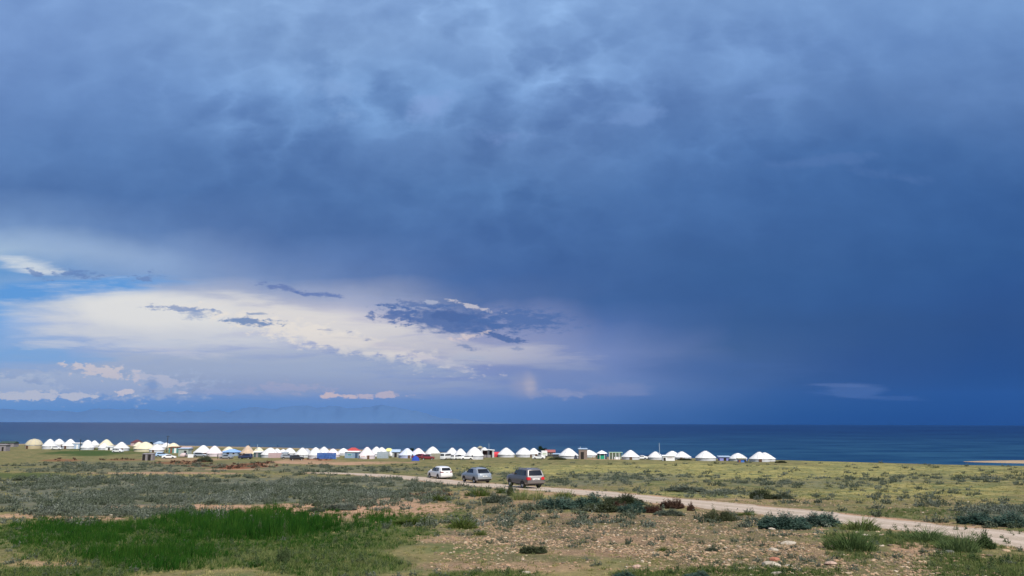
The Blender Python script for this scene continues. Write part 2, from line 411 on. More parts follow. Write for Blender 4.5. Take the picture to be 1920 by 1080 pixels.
# vegetation and soil zones, painted as photo-pixel ellipses and read at world points
def ell(px, py, L, n, k=.9):
    m_ = np.zeros_like(px)
    n = np.clip((n-.5)*1.9+.5, -.3, 1.3)
    for cx, cy, rx, ry, s in L:
        q = 1-np.hypot((px-cx)/rx, (py-cy)/ry)+(n-.5)*k
        m_ = np.maximum(m_, s*sst(q, -.05, .5))
    return m_
SOIL = [(490,952,330,7,1),(620,960,210,13,1),(770,952,110,16,.9),(160,972,90,8,.9),(560,975,130,8,.6),(30,968,70,5,.8),(200,958,60,5,.8),(100,1058,110,14,.5),(840,1062,90,14,.55),
        (1130,1036,200,10,.5),(1180,1012,100,8,.5),(1000,1064,120,12,.45),(1240,1020,50,22,.4),(1540,978,70,8,.7),(1710,1028,60,12,.8),(1540,1032,120,24,.3),(1130,965,120,10,.35),(1000,940,70,14,.4),
        (900,930,70,12,.6),(1060,925,120,7,.7),(700,940,90,8,.5),(300,887,170,3,.7),(430,880,100,2.5,.6),(480,872,60,2.5,.8),(640,868,140,4,.9),(560,864,60,4,.7),(350,862,80,3,.5),(1120,860,60,2,.7),
        (1300,938,260,6,.35),(1800,985,200,6,.4),(820,1010,60,8,.5)]
GRAVEL = [(1050,1000,330,62,1),(1350,990,260,50,.8),(1450,1050,330,50,.8),(950,950,160,22,.7),(1400,945,330,14,.55),(1750,950,200,26,.45),(900,1060,140,40,.6),(1150,915,200,8,.4)]
GREEN = [(440,990,260,38,1),(520,965,130,20,1),(300,1030,330,50,.95),(600,1040,220,60,.9),(130,1000,200,36,.8),(60,1082,240,26,.9),(780,1000,60,14,.7),(750,970,110,16,.6),(830,960,60,20,.55),
         (1750,1010,200,22,.8),(1600,1020,70,40,.8),(1850,1060,140,26,.5),(1400,1075,200,16,.45),(900,1080,140,10,.7),(1240,1078,100,8,.6),(60,893,130,8,.75),(180,848,90,8,1),(1700,962,160,12,.5),(690,1010,100,40,.7),(370,868,60,4,.5)]
SAGE = [(330,915,620,26,1),(120,935,330,30,1),(560,930,330,26,1),(200,960,200,12,.8),(700,905,160,14,.9),(620,880,260,8,.7),(250,880,300,8,.7),(300,872,350,8,.6),(1180,895,160,9,.7),(1500,908,200,9,.55),(1870,965,120,12,.9),(1100,905,120,8,.7),(1350,925,90,6,.5),(1700,900,240,7,.35),(900,890,140,6,.4)]
DRY = [(1450,885,560,18,1),(1250,930,400,26,.5),(1700,925,320,34,.8),(1100,882,300,12,.9),(300,893,200,5,.6),(900,878,100,6,.6)]
RED = [(430,877,60,4,1),(470,872,50,4,.9),(350,868,70,3,.6),(110,863,40,2.5,.6),(230,862,30,2,.5),(600,862,30,2,.6),(820,926,50,6,.5)]
def zones(X, Y, Z):
    px, py = project(X, Y, Z); px = np.clip(px, -500, 2400); py = np.clip(py, 800, 1150)
    front = (Y > 15)
    n = fbm(X/2.3, Y/2.3, 4); n2 = fbm(X/9.+50, Y/9., 3); nn = .6*n+.4*n2
    far = sst(Y, 90, 200); nn = nn*(1-far)+fbm(X/14+9, Y/14+2, 3)*far
    z = {k: ell(px, py, L, nn, .9 if k != 'RED' else 1.4) for k, L in (('SOIL', SOIL), ('GRAVEL', GRAVEL), ('GREEN', GREEN), ('SAGE', SAGE), ('DRY', DRY), ('RED', RED))}
    for k in z: z[k] = np.where(front, z[k], {'SAGE': .6, 'GREEN': .3}.get(k, .2)*sst(nn, .4, .6))
    return z

def attr(me, name, arr):
    a = me.attributes.new(name, 'FLOAT', 'POINT'); a.data.foreach_set('value', np.asarray(arr, np.float32).ravel())

# ------------------------------------------------------------------ materials
MATS = {}
def mat(name, color=None, rough=.7, metal=0, var=.0, vscale=3, spec=.5, emit=None, coat=0):
    key = name
    if key in MATS: return MATS[key]
    m_ = bpy.data.materials.new(name); m_.use_nodes = True; g = G(m_.node_tree); b = g.n['Principled BSDF']
    c = (*color, 1)
    if var:
        tc = g.new('ShaderNodeTexCoord').outputs['Object']
        n = g.noise(tc, vscale, 5, .6)
        g.put(b.inputs['Base Color'], g.mix(1, c, g.ramp(n, [(.25, (1-var,)*3), (.75, (1+var,)*3)]), 'MULTIPLY'))
    else: b.inputs['Base Color'].default_value = c
    b.inputs['Roughness'].default_value = rough; b.inputs['Metallic'].default_value = metal
    b.inputs['Specular IOR Level'].default_value = spec; b.inputs['Coat Weight'].default_value = coat
    MATS[key] = m_; return m_

def ground_material():
    m_ = bpy.data.materials.new('steppe_soil'); m_.use_nodes = True; g = G(m_.node_tree); b = g.n['Principled BSDF']
    pos = g.new('ShaderNodeNewGeometry').outputs['Position']
    at_ = lambda n: g.new('ShaderNodeAttribute', attribute_name=n).outputs['Fac']
    n1 = g.noise(pos, .35, 6, .6); n2 = g.noise(pos, 2.2, 6, .65); n3 = g.noise(pos, 11, 5, .65); n4 = g.noise(pos, .08, 4, .5)
    ol = g.mix(n2, (.15, .135, .055), (.25, .205, .105))
    ol = g.mix(g.step(n1, .42, .62), ol, (.105, .12, .05))
    sage = g.mix(n3, (.075, .09, .06), (.155, .16, .12)); sage = g.mix(g.step(n2, .55, .7), sage, (.26, .19, .13))
    green = g.mix(n3, (.022, .055, .012), (.07, .105, .03)); green = g.mix(g.step(n1, .5, .7, 0, .5), green, (.11, .10, .045))
    dry = g.mix(n2, (.23, .205, .07), (.40, .345, .14)); dry = g.mix(g.step(n1, .45, .62), dry, (.14, .16, .07)); dry = g.mix(g.step(n4, .5, .62, 0, .6), dry, (.15, .155, .075))
    soil = g.mix(n2, (.34, .205, .135), (.46, .30, .205)); soil = g.mix(g.step(n3, .5, .72, 0, .7), soil, (.27, .155, .10))
    # pebbles drawn by cell colour
    vc = g.vor(pos, 13, 'Color'); vd = g.vor(pos, 13); sp = g.new('ShaderNodeSeparateColor'); g.l.new(vc, sp.inputs[0])
    peb = g.ramp(sp.outputs[0], [(0, (.11, .08, .05)), (.35, (.20, .145, .085)), (.62, (.28, .20, .12)), (.82, (.38, .28, .18)), (1, (.50, .42, .31))])
    peb = g.mix(g.step(vd, .3, .62), peb, (.10, .085, .055))
    peb = g.mix(g.step(n1, .45, .62, 0, .5), peb, g.mix(n3, (.13, .12, .05), (.24, .2, .1)))
    sand = g.mix(n2, (.30, .215, .14), (.40, .30, .20))
    col = ol
    col = g.mix(at_('dry'), col, dry); col = g.mix(at_('sage'), col, sage); col = g.mix(at_('gravel'), col, peb)
    col = g.mix(at_('green'), col, green); col = g.mix(at_('soil'), col, soil)
    col = g.mix(at_('red'), col, g.mix(n2, (.16, .06, .035), (.28, .11, .06))); col = g.mix(at_('sand'), col, sand)
    n5 = g.noise(pos, 5, 7, .75); n6 = g.noise(g.scale(pos, (.6, .35, 1)), 1.1, 5, .7)
    col = g.mix(1, col, g.ramp(g.m('ADD', g.m('MULTIPLY', n5, .6), g.m('MULTIPLY', n6, .4)), [(.34, (.52, .53, .50)), (.5, (1, 1, 1)), (.66, (1.5, 1.44, 1.34))]), 'MULTIPLY')
    g.put(b.inputs['Base Color'], col); b.inputs['Roughness'].default_value = .95; b.inputs['Specular IOR Level'].default_value = .1
    bp = g.new('ShaderNodeBump'); bp.inputs['Strength'].default_value = .9; bp.inputs['Distance'].default_value = .09
    hgt = g.m('ADD', g.m('MULTIPLY', n3, .6), g.m('MULTIPLY', g.m('SUBTRACT', 1, vd), g.m('MULTIPLY', at_('gravel'), .6)))
    g.put(bp.inputs['Height'], hgt); g.put(b.inputs['Normal'], bp.outputs[0])
    return m_

def road_material():
    m_ = bpy.data.materials.new('dirt_track'); m_.use_nodes = True; g = G(m_.node_tree); b = g.n['Principled BSDF']
    pos = g.new('ShaderNodeNewGeometry').outputs['Position']
    w = g.new('ShaderNodeAttribute', attribute_name='across').outputs['Fac']
    n2 = g.noise(pos, 1.3, 6, .6); n3 = g.noise(pos, 9, 6, .7)
    c = g.mix(n2, (.40, .325, .265), (.58, .485, .41)); c = g.mix(g.step(n3, .52, .7, 0, .55), c, (.30, .225, .175))
    wob = g.m('ADD', w, g.m('MULTIPLY', g.m('SUBTRACT', n2, .5), .25))
    rut = g.step(g.m('ABSOLUTE', g.m('SUBTRACT', g.m('ABSOLUTE', wob), .42)), .05, .2)       # 0 in the wheel ruts
    c = g.mix(g.m('MULTIPLY', rut, g.m('MULTIPLY', g.noise(pos, .5, 3), 1.1)), c, (.33, .265, .20))
    vc = g.vor(pos, 16, 'Color'); sp = g.new('ShaderNodeSeparateColor'); g.l.new(vc, sp.inputs[0])
    c = g.mix(g.step(sp.outputs[0], .86, .9, 0, .5), c, (.6, .52, .45))
    g.put(b.inputs['Base Color'], c); b.inputs['Roughness'].default_value = .95; b.inputs['Specular IOR Level'].default_value = .1
    bp = g.new('ShaderNodeBump'); bp.inputs['Strength'].default_value = .5; bp.inputs['Distance'].default_value = .05
    g.put(bp.inputs['Height'], g.m('ADD', n3, g.m('MULTIPLY', rut, .6))); g.put(b.inputs['Normal'], bp.outputs[0])
    return m_

def water_material():
    m_ = bpy.data.materials.new('lake_water'); m_.use_nodes = True; g = G(m_.node_tree); b = g.n['Principled BSDF']
    pos = g.new('ShaderNodeNewGeometry').outputs['Position']
    sp = g.new('ShaderNodeSeparateXYZ'); g.l.new(pos, sp.inputs[0])
    ly = g.m('LOGARITHM', g.m('MAXIMUM', sp.outputs[1], 10), 2.718)
    # shallow shelf near the shore is greener, deep water darker; wind streaks and painted-in cloud-shadow bands stretched along the shore
    s1 = g.noise(g.xyz(g.m('MULTIPLY', g.m('DIVIDE', sp.outputs[0], g.m('MAXIMUM', sp.outputs[1], 10)), 5), g.m('MULTIPLY', ly, 9), 0), 1.6, 6, .62)
    s2 = g.noise(g.scale(pos, (.012, .05, 1)), 1, 6, .6)
    deep = g.mix(g.step(s1, .38, .62), (.001, .013, .068), (.004, .030, .105))
    shal = g.mix(g.step(g.m('ADD', g.m('MULTIPLY', s1, .5), g.m('MULTIPLY', s2, .5)), .42, .6), (.003, .030, .085), (.018, .072, .135))
    c = g.mix(g.step(ly, 5.9, 7.6), shal, deep)
    g.put(b.inputs['Base Color'], c); b.inputs['Roughness'].default_value = .32; b.inputs['Specular IOR Level'].default_value = .12
    b.inputs['IOR'].default_value = 1.33
    bp = g.new('ShaderNodeBump'); bp.inputs['Strength'].default_value = .9; bp.inputs['Distance'].default_value = .5
    w1 = g.noise(g.scale(pos, (.22, .6, 1)), 1, 5, .6); g.put(bp.inputs['Height'], w1); g.put(b.inputs['Normal'], bp.outputs[0])
    return m_

# ------------------------------------------------------------------ ground, water, road, mountains
def polar(az, rad):
    a, r = np.meshgrid(az, rad, indexing='ij'); return r*np.sin(a), r*np.cos(a)
def grid_faces(na, nr, wrap):
    i = np.arange(na if wrap else na-1)[:, None]; j = np.arange(nr-1)[None, :]
    i2 = (i+1) % na
    return np.stack([i*nr+j, i*nr+j+1, i2*nr+j+1, i2*nr+j], -1).reshape(-1, 4)
az = np.concatenate([np.arange(-44, 44.01, .12), np.arange(48, 314, 6)]); az = np.radians(az)
rad = np.concatenate([[.5, 2, 4, 7, 10], np.geomspace(12, 620, 400), np.geomspace(700, 60000, 24)])
X, Y = polar(az, rad); Z = terr(X, Y)
v = np.stack([X, Y, Z], -1).reshape(-1, 3); nr = len(rad)
q = grid_faces(len(az), nr, True); v = np.vstack([v, [[0, 0, float(terr(0., 0.))]]])
tr = [(len(v)-1, i*nr, ((i+1) % len(az))*nr) for i in range(len(az))]
gm = np_mesh('ground', v, q, tr, True)
zz = zones(v[:, 0], v[:, 1], v[:, 2])
shl = np.interp(v[:, 0], SHX, SHY)
sandm = np.maximum(sst(v[:, 1], shl-np.where(v[:, 0] < -40, 48, 22)+10*fbm(v[:, 0]/12, v[:, 1]/5, 3), shl-14+10*fbm(v[:, 0]/12, v[:, 1]/5, 3))*np.where(v[:, 0] > 20, .25, .8), (v[:, 1] > 262)*(v[:, 0] > 160)*1.)
rdist = road_dist(v[:, 0], v[:, 1])+(fbm(v[:, 0]/1.2, v[:, 1]/1.2, 3)-.5)*2
soilm = np.maximum(zz['SOIL'], 1-sst(rdist, 2.4, 3.8))
for k_, a_ in (('soil', soilm), ('gravel', zz['GRAVEL']), ('green', zz['GREEN']), ('sage', zz['SAGE']), ('dry', zz['DRY']), ('red', zz['RED']), ('sand', sandm)): attr(gm, k_, a_)
tag(link('ground', gm, ground_material()), 'open steppe ground of soil, gravel and grass sloping down to the lake', 'ground', kind='structure')

waz = np.radians(np.arange(0, 360, 1.5)); wr = np.concatenate([[200], np.geomspace(260, 60000, 60)])
X, Y = polar(waz, wr); v = np.stack([X, Y, 0*X], -1).reshape(-1, 3)
tag(link('water', np_mesh('water', v, grid_faces(len(waz), len(wr), True), None, True), water_material()), 'wide dark blue lake stretching to the horizon', 'lake', kind='structure')

# the road ribbon
P = np.array(ROADW); sl = np.concatenate([[0], np.cumsum(np.hypot(*np.diff(P, axis=0).T))])
ss = np.arange(0, sl[-1], .6); cx_ = np.interp(ss, sl, P[:, 0]); cy_ = np.interp(ss, sl, P[:, 1])
tx = np.gradient(cx_); ty = np.gradient(cy_); tn = np.hypot(tx, ty); nx, ny = -ty/tn, tx/tn
acr = np.linspace(-1, 1, 9); hw = 2.55
vs, ac = [], []
for i in range(len(ss)):
    for k in acr:
        w_ = hw*(1+(.34*(fbm(np.array(ss[i]/2.6), np.array(k*3.+7.), 4)-.5)*2 if abs(k) == 1 else 0))
        x_, y_ = cx_[i]+nx[i]*k*w_, cy_[i]+ny[i]*k*w_
        vs.append((x_, y_)); ac.append(k)
vs = np.array(vs); zr = terr(vs[:, 0], vs[:, 1])+.035-.03*np.abs(np.array(ac))**6
rm = np_mesh('road', np.column_stack([vs, zr]), grid_faces(len(ss), 9, False), None, True); attr(rm, 'across', ac)
tag(link('road', rm, road_material()), 'pale dirt track crossing the steppe under the cars', 'road', kind='structure')

def mountains(name, az0, az1, dist, hfun, colr, seed):
    a = np.radians(np.linspace(az0, az1, 420)); t = np.linspace(0, 1, 26)
    aa, tt = np.meshgrid(a, t, indexing='ij'); rr = dist+tt*9000
    prof = hfun(np.degrees(aa))
    rid = 1-.6*np.abs(2*fbm(np.degrees(aa)*.55+seed, tt*1.5+seed, 4)-1)
    prof = prof*sst(tt, 0, .05)
    h = prof*(np.sin(np.pi*np.clip(tt*.95+.03, 0, 1))**.8)*(.45+.75*rid**1.5)-60
    v = np.stack([rr*np.sin(aa), rr*np.cos(aa), h], -1).reshape(-1, 3)
    tag(link(name, np_mesh(name, v, grid_faces(len(a), len(t), False), None, True), colr), 'faint blue mountain range beyond the lake at left', 'mountains', kind='structure')
def mtn_mat():
    m_ = bpy.data.materials.new('haze_tinted_rock'); m_.use_nodes = True; g = G(m_.node_tree); b = g.n['Principled BSDF']
    pos = g.new('ShaderNodeNewGeometry').outputs['Position']; n = g.noise(pos, .0011, 7, .6)
    c = g.mix(n, (.07, .15, .30), (.085, .165, .32)); b.inputs['Roughness'].default_value = 1  # blue of the distant haze is put into the rock colour
    sp = g.new('ShaderNodeSeparateXYZ'); g.l.new(pos, sp.inputs[0])
    g.put(b.inputs['Base Color'], g.mix(g.step(g.m('ADD', sp.outputs[2], g.m('MULTIPLY', n, 500)), 1450, 1600, 0, .8), c, (.75, .75, .78)))
    return m_
MM = mtn_mat()
bump = lambda a, c, w, h: h*np.exp(-((a-c)/w)**2)
mountains('mountains', -46, 14, 42000, lambda a: 250+bump(a, -27, 7, 400)+bump(a, -16, 5, 600)+bump(a, -9, 4, 620)+bump(a, -38, 7, 300)-250*sst(a, -12, 6), MM, 3)

# ------------------------------------------------------------------ foliage material and prototypes
def foliage(name, c0, c1, c2, rough=.8, wscale=.35):
    m_ = bpy.data.materials.new(name); m_.use_nodes = True; g = G(m_.node_tree); b = g.n['Principled BSDF']
    oi = g.new('ShaderNodeObjectInfo').outputs['Random']; pos = g.new('ShaderNodeNewGeometry').outputs['Position']
    tint = g.new('ShaderNodeAttribute', attribute_name='tint').outputs['Fac']
    n = g.noise(pos, wscale, 4, .6)
    f = g.m('ADD', g.m('ADD', g.m('MULTIPLY', oi, .35), g.m('MULTIPLY', tint, .35)), g.m('MULTIPLY', g.m('SUBTRACT', n, .35), 1.0))
    g.put(b.inputs['Base Color'], g.ramp(f, [(.05, c0), (.45, c1), (.95, c2)]))
    b.inputs['Roughness'].default_value = rough; b.inputs['Specular IOR Level'].default_value = .2
    tl = g.new('ShaderNodeBsdfTranslucent'); g.put(tl.inputs[0], g.ramp(f, [(.05, c0), (.45, c1), (.95, c2)]))
    mx = g.new('ShaderNodeMixShader'); mx.inputs[0].default_value = .25
    g.l.new(b.outputs[0], mx.inputs[1]); g.l.new(tl.outputs[0], mx.inputs[2]); g.l.new(mx.outputs[0], g.n['Material Output'].inputs[0])
    return m_
FOL = {
 'sage': foliage('sage_leaf', (.055, .075, .04), (.12, .145, .10), (.235, .26, .225), wscale=.16),
 'bluesage': foliage('blue_sage_leaf', (.03, .065, .05), (.06, .115, .09), (.12, .18, .145)),
 'darksage': foliage('dark_sage_leaf', (.035, .05, .025), (.07, .09, .045), (.13, .14, .075)),
 'red': foliage('rusty_leaf', (.05, .03, .02), (.11, .055, .04), (.15, .12, .085)),
 'green': foliage('grass_blade', (.005, .032, .002), (.014, .075, .004), (.06, .13, .016), wscale=.22),
 'pale': foliage('pale_grass_blade', (.05, .085, .02), (.13, .175, .05), (.25, .26, .12), wscale=.3),
 'feather': foliage('feathery_grass_blade', (.04, .075, .02), (.085, .14, .045), (.17, .22, .10)),
 'dry': foliage('dry_grass_blade', (.13, .135, .05), (.28, .26, .10), (.48, .43, .20), wscale=.10),
 'weed': foliage('weed_leaf', (.03, .06, .02), (.07, .11, .04), (.15, .18, .10)),
 'lime': foliage('bright_leaf', (.03, .06, .01), (.07, .11, .02), (.14, .17, .05)),
}
def sprig_mesh(name, n, rx, ry, h, leaf, per, lean=.6, blade=False, seed=0, flat=0, m_=None):
    """n stems rooted in an ellipse; each stem carries small leaf faces; or plain bent blades"""
    rs = np.random.default_rng(seed); V = []; Fq = []; Ft = []; T = []
    for i in range(n):
        a = rs.uniform(0, 2*np.pi); rr = math.sqrt(rs.uniform(0, 1)); bx, by = rx*rr*math.cos(a), ry*rr*math.sin(a)
        hh = h*(1-.72*rr**2.2)*rs.uniform(.55, 1.1)*(.72+.5*math.sin(bx*9/max(rx, .01)*.5+seed)*math.sin(by*4/max(ry, .01)+1+seed)+.14); tint = rs.uniform(0, 1)
        ld = np.array([math.cos(a)*rr+rs.normal(0, .35), math.sin(a)*rr+rs.normal(0, .35)])*lean*hh
        tip = np.array([bx+ld[0], by+ld[1], hh]); mid = np.array([bx+ld[0]*.3, by+ld[1]*.3, hh*.55]); bot = np.array([bx, by, -.03])
        pa = rs.uniform(0, np.pi); wv = np.array([math.cos(pa), math.sin(pa), 0])*leaf*.5
        b = len(V)
        w0 = wv if blade else wv*.4
        V += [bot-w0, bot+w0, mid-w0*.8, mid+w0*.8, tip]; Fq.append((b, b+1, b+3, b+2)); Ft.append((b+2, b+3, b+4)); T += [tint]*5
        if not blade:
            for k in range(per):
                t = rs.uniform(.12, 1.0); c = bot*(1-t)**2+2*mid*t*(1-t)+tip*t*t
                d = rs.normal(0, 1, 3); d[2] = abs(d[2])*.8+.35; d /= np.linalg.norm(d)
                u = np.cross(d, rs.normal(0, 1, 3)); u /= np.linalg.norm(u)+1e-6
                l = leaf*rs.uniform(.8, 1.7); w = leaf*rs.uniform(.25, .5); b = len(V)
                V += [c, c+d*l*.5+u*w, c+d*l, c+d*l*.5-u*w]; Fq.append((b, b+1, b+2, b+3)); T += [np.clip(tint+rs.normal(0, .2), 0, 1)]*4
    me = np_mesh(name, np.array(V), Fq, Ft); attr(me, 'tint', T)
    if m_: me.materials.append(m_)
    return me
PROTO = bpy.data.collections.new('prototypes')            # not linked to the scene
def proto_set(key, meshes):
    c = bpy.data.collections.new(key)
    for i, me in enumerate(meshes):
        o = bpy.data.objects.new(f'{key}_{i:02d}', me); c.objects.link(o)
    return c
def stone_mesh(name, seed, m_, flat=.55, sub=2):
    bm = bmesh.new(); bmesh.ops.create_icosphere(bm, subdivisions=sub, radius=.5); rs = np.random.default_rng(seed)
    P_ = rs.normal(0, 1, (7, 3)); P_ /= np.linalg.norm(P_, axis=1)[:, None]; D_ = rs.uniform(.28, .46, 7)
    for v_ in bm.verts:
        p = np.array(v_.co)
        for n_, d_ in zip(P_, D_):
            k = p@n_-d_
            if k > 0: p = p-n_*k*.85
        p = p*(1+rs.normal(0, .02)); v_.co = (p[0]*1.25, p[1], p[2]*flat)
    me = bpy.data.meshes.new(name); bm.to_mesh(me); bm.free(); me.materials.append(m_); return me
def stone_mat(name, stops):
    m_ = bpy.data.materials.new(name); m_.use_nodes = True; g = G(m_.node_tree); b = g.n['Principled BSDF']
    oi = g.new('ShaderNodeObjectInfo').outputs['Random']; tc = g.new('ShaderNodeTexCoord').outputs['Object']
    c = g.ramp(oi, stops); n = g.noise(tc, 5, 6, .65)
    g.put(b.inputs['Base Color'], g.mix(1, c, g.ramp(n, [(.3, (.7, .68, .66)), (.7, (1.15, 1.13, 1.1))]), 'MULTIPLY')); b.inputs['Roughness'].default_value = .9
    bp = g.new('ShaderNodeBump'); bp.inputs['Strength'].default_value = .4; bp.inputs['Distance'].default_value = .03; g.put(bp.inputs['Height'], n); g.put(b.inputs['Normal'], bp.outputs[0])
    return m_
STM = stone_mat('pebble', [(0, (.15, .12, .09)), (.3, (.26, .19, .12)), (.55, (.35, .25, .155)), (.75, (.40, .25, .16)), (.93, (.47, .37, .25)), (1, (.52, .46, .38))])

def scatter(name, coll, X, Y, Z, scl, pick_n, label, cat, tilt=.12, sz=None):
    n = len(X); me = np_mesh(name, np.stack([X, Y, Z], -1))
    attr(me, 'scl', scl); attr(me, 'sz', scl if sz is None else sz); attr(me, 'rz', RNG.uniform(0, 6.283, n)); attr(me, 'tx', RNG.normal(0, tilt, n))
    a = me.attributes.new('pick', 'INT', 'POINT'); a.data.foreach_set('value', RNG.integers(0, pick_n, n).astype(np.int32))
    o = link(name, me); t = bpy.data.node_groups.new(name, 'GeometryNodeTree')
    t.interface.new_socket('Geometry', in_out='INPUT', socket_type='NodeSocketGeometry'); t.interface.new_socket('Geometry', in_out='OUTPUT', socket_type='NodeSocketGeometry')
    g = G(t); i_ = g.new('NodeGroupInput'); o_ = g.new('NodeGroupOutput'); ip = g.new('GeometryNodeInstanceOnPoints')
    ci = g.new('GeometryNodeCollectionInfo'); ci.inputs['Collection'].default_value = coll; ci.inputs['Separate Children'].default_value = True; ci.inputs['Reset Children'].default_value = True
    def na(nm, ty='FLOAT'):
        k = g.new('GeometryNodeInputNamedAttribute', data_type=ty); k.inputs[0].default_value = nm; return k.outputs[0]
    g.l.new(i_.outputs[0], ip.inputs['Points']); g.l.new(ci.outputs[0], ip.inputs['Instance']); ip.inputs['Pick Instance'].default_value = True
    g.l.new(na('pick', 'INT'), ip.inputs['Instance Index'])
    cr = g.new('ShaderNodeCombineXYZ'); g.l.new(na('tx'), cr.inputs[0]); g.l.new(na('rz'), cr.inputs[2]); g.l.new(cr.outputs[0], ip.inputs['Rotation'])
    cs = g.new('ShaderNodeCombineXYZ'); s_ = na('scl'); g.l.new(s_, cs.inputs[0]); g.l.new(s_, cs.inputs[1]); g.l.new(na('sz'), cs.inputs[2]); g.l.new(cs.outputs[0], ip.inputs['Scale'])
    g.l.new(ip.outputs[0], o_.inputs[0])
    md = o.modifiers.new('scatter', 'NODES'); md.node_group = t
    tag(o, label, cat, kind='stuff'); return o

def sample(n, x0, x1, y0, y1):
    px = RNG.uniform(x0, x1, n); py = RNG.uniform(y0, y1, n)
    X, Y, Z, ok = hit(px, py); ok &= (Y < 420) & (Z > .1)
    X += RNG.normal(0, .3, n); Y = Y+RNG.normal(0, .4, n); Z = terr(X, Y)
    return X[ok], Y[ok], Z[ok], zones(X[ok], Y[ok], Z[ok]), road_dist(X[ok], Y[ok])

def keep(m_, *arrs): return [a[m_] for a in arrs]
SAGEC = proto_set('sage_proto', [sprig_mesh(f'sagep{i}', 20, .22, .22, .30, .055, 7, .55, seed=i, m_=FOL['sage']) for i in range(4)])
GRASSC = proto_set('grass_proto', [sprig_mesh(f'grassp{i}', 26, .16, .16, .42, .018, 0, .35, True, seed=20+i, m_=FOL['green']) for i in range(4)])
PALEC = proto_set('pale_proto', [sprig_mesh(f'palep{i}', 22, .15, .15, .26, .016, 0, .7, True, seed=40+i, m_=FOL['pale']) for i in range(3)])
DRYC = proto_set('dry_proto', [sprig_mesh(f'dryp{i}', 24, .22, .22, .17, .024, 0, .7, True, seed=60+i, m_=FOL['dry']) for i in range(3)])
WEEDC = proto_set('weed_proto', [sprig_mesh(f'weedp{i}', 8, .1, .1, .34, .04, 8, .5, seed=80+i, m_=FOL['weed']) for i in range(3)])
REDC = proto_set('red_proto', [sprig_mesh(f'redp{i}', 16, .2, .2, .22, .06, 6, .6, seed=90+i, m_=FOL['red']) for i in range(2)])
STONEC = proto_set('stone_proto', [stone_mesh(f'stonep{i}', i, STM, .5, 1 if i < 4 else 2) for i in range(6)])

def far_scale(Y): return 1+np.clip((Y-70)/120, 0, 1.2)
# sagebrush flat
X, Y, Z, z, rd = sample(34000, -260, 2180, 868, 990)
k = (RNG.random(len(X)) < (z['SAGE']*.85+.06)*(1-z['SOIL']*.85)*(1-z['GREEN']*.8)*(.1+1.05*sst(fbm(X/4.5+2, Y/7, 4), .38, .57))) & (rd > 2.7)
X, Y, Z = keep(k, X, Y, Z); s = RNG.uniform(.6, 1.7, len(X))*far_scale(Y)*(.75+.6*fbm(X/6, Y/6, 3))
scatter('sagebrush_cover', SAGEC, X, Y, Z, s, 4, 'low grey green sagebrush covering the flat between the grass and the camp', 'sagebrush', sz=s/far_scale(Y)**.5)
# green grass patch
X, Y, Z, z, rd = sample(90000, -300, 2180, 935, 1200)
k = (RNG.random(len(X)) < (z['GREEN']*1.25)**1.1*(1-z['SOIL']*.5)) & (rd > 2.5)
X, Y, Z = keep(k, X, Y, Z); gz = z['GREEN'][k]; ppx, ppy = project(X, Y, Z)
tall = ell(ppx, ppy, [(450, 985, 240, 34, 1), (130, 995, 150, 26, .6), (300, 1050, 170, 30, .6), (660, 975, 120, 22, .6)], fbm(X/2, Y/2, 3), .6)
s = RNG.uniform(.55, 1.0, len(X))*(.8+.45*tall)
kk = RNG.random(len(X)) < .88*np.clip(.25+tall+.5*(ppx < 700)*sst(-ppy, -1045, -1015), 0, 1)*np.where(ppx > 1500, .35, 1)
scatter('green_grass', GRASSC, X[kk], Y[kk], Z[kk], s[kk], 4, 'lush dark green grass growing in the near left hollow', 'grass', sz=(s*(.62+1.05*tall)*(.55+.95*fbm(X/1.8, Y/1.8, 3)))[kk])
scatter('pale_grass', PALEC, X[~kk], Y[~kk], Z[~kk], s[~kk]*1.1, 3, 'thin pale green grass around the edge of the gravel', 'grass')
# weeds among the grass
X, Y, Z, z, rd = sample(9000, -300, 2180, 960, 1240)
k = RNG.random(len(X)) < z['GREEN']*.7; X, Y, Z = keep(k, X, Y, Z)
scatter('leafy_weeds', WEEDC, X, Y, Z, RNG.uniform(.5, 1.1, len(X)), 3, 'small leafy weeds mixed through the green grass', 'weeds')
# dry yellow grass beyond the road and on open ground
X, Y, Z, z, rd = sample(52000, -260, 2180, 868, 1180)
den = np.clip(z['DRY']*.9+.28*(1-z['SAGE'])*(1-z['GREEN'])*(Y > 40)+.2, 0, 1)*(1-z['SOIL']*.6)*(1-z['GREEN']*.6)*(1-.1*z['GRAVEL'])
k = (RNG.random(len(X)) < den) & (rd > 2.6); X, Y, Z = keep(k, X, Y, Z); s = RNG.uniform(.5, 1.1, len(X))*far_scale(Y)*np.where(Y < 60, .7, 1)
mixk = RNG.random(len(X)) < np.where(fbm(X/7, Y/7+4, 3) > .52, .42, .92)
scatter('dry_grass', DRYC, X[mixk], Y[mixk], Z[mixk], s[mixk], 3, 'low yellow dry grass covering the open steppe', 'dry grass', sz=(s/far_scale(Y)**.5)[mixk])
scatter('olive_grass', PALEC, X[~mixk], Y[~mixk], Z[~mixk], s[~mixk], 3, 'low olive green grass between the dry tufts', 'grass', sz=(s/far_scale(Y)**.5)[~mixk]*.7)
X, Y, Z, z, rd = sample(9000, -200, 1400, 860, 960)
k = (RNG.random(len(X)) < z['RED']) & (rd > 2.7); X, Y, Z = keep(k, X, Y, Z)
scatter('rusty_scrub', REDC, X, Y, Z, RNG.uniform(.8, 1.5, len(X))*far_scale(Y), 2, 'low rust red scrub on the rise in front of the camp', 'scrub')
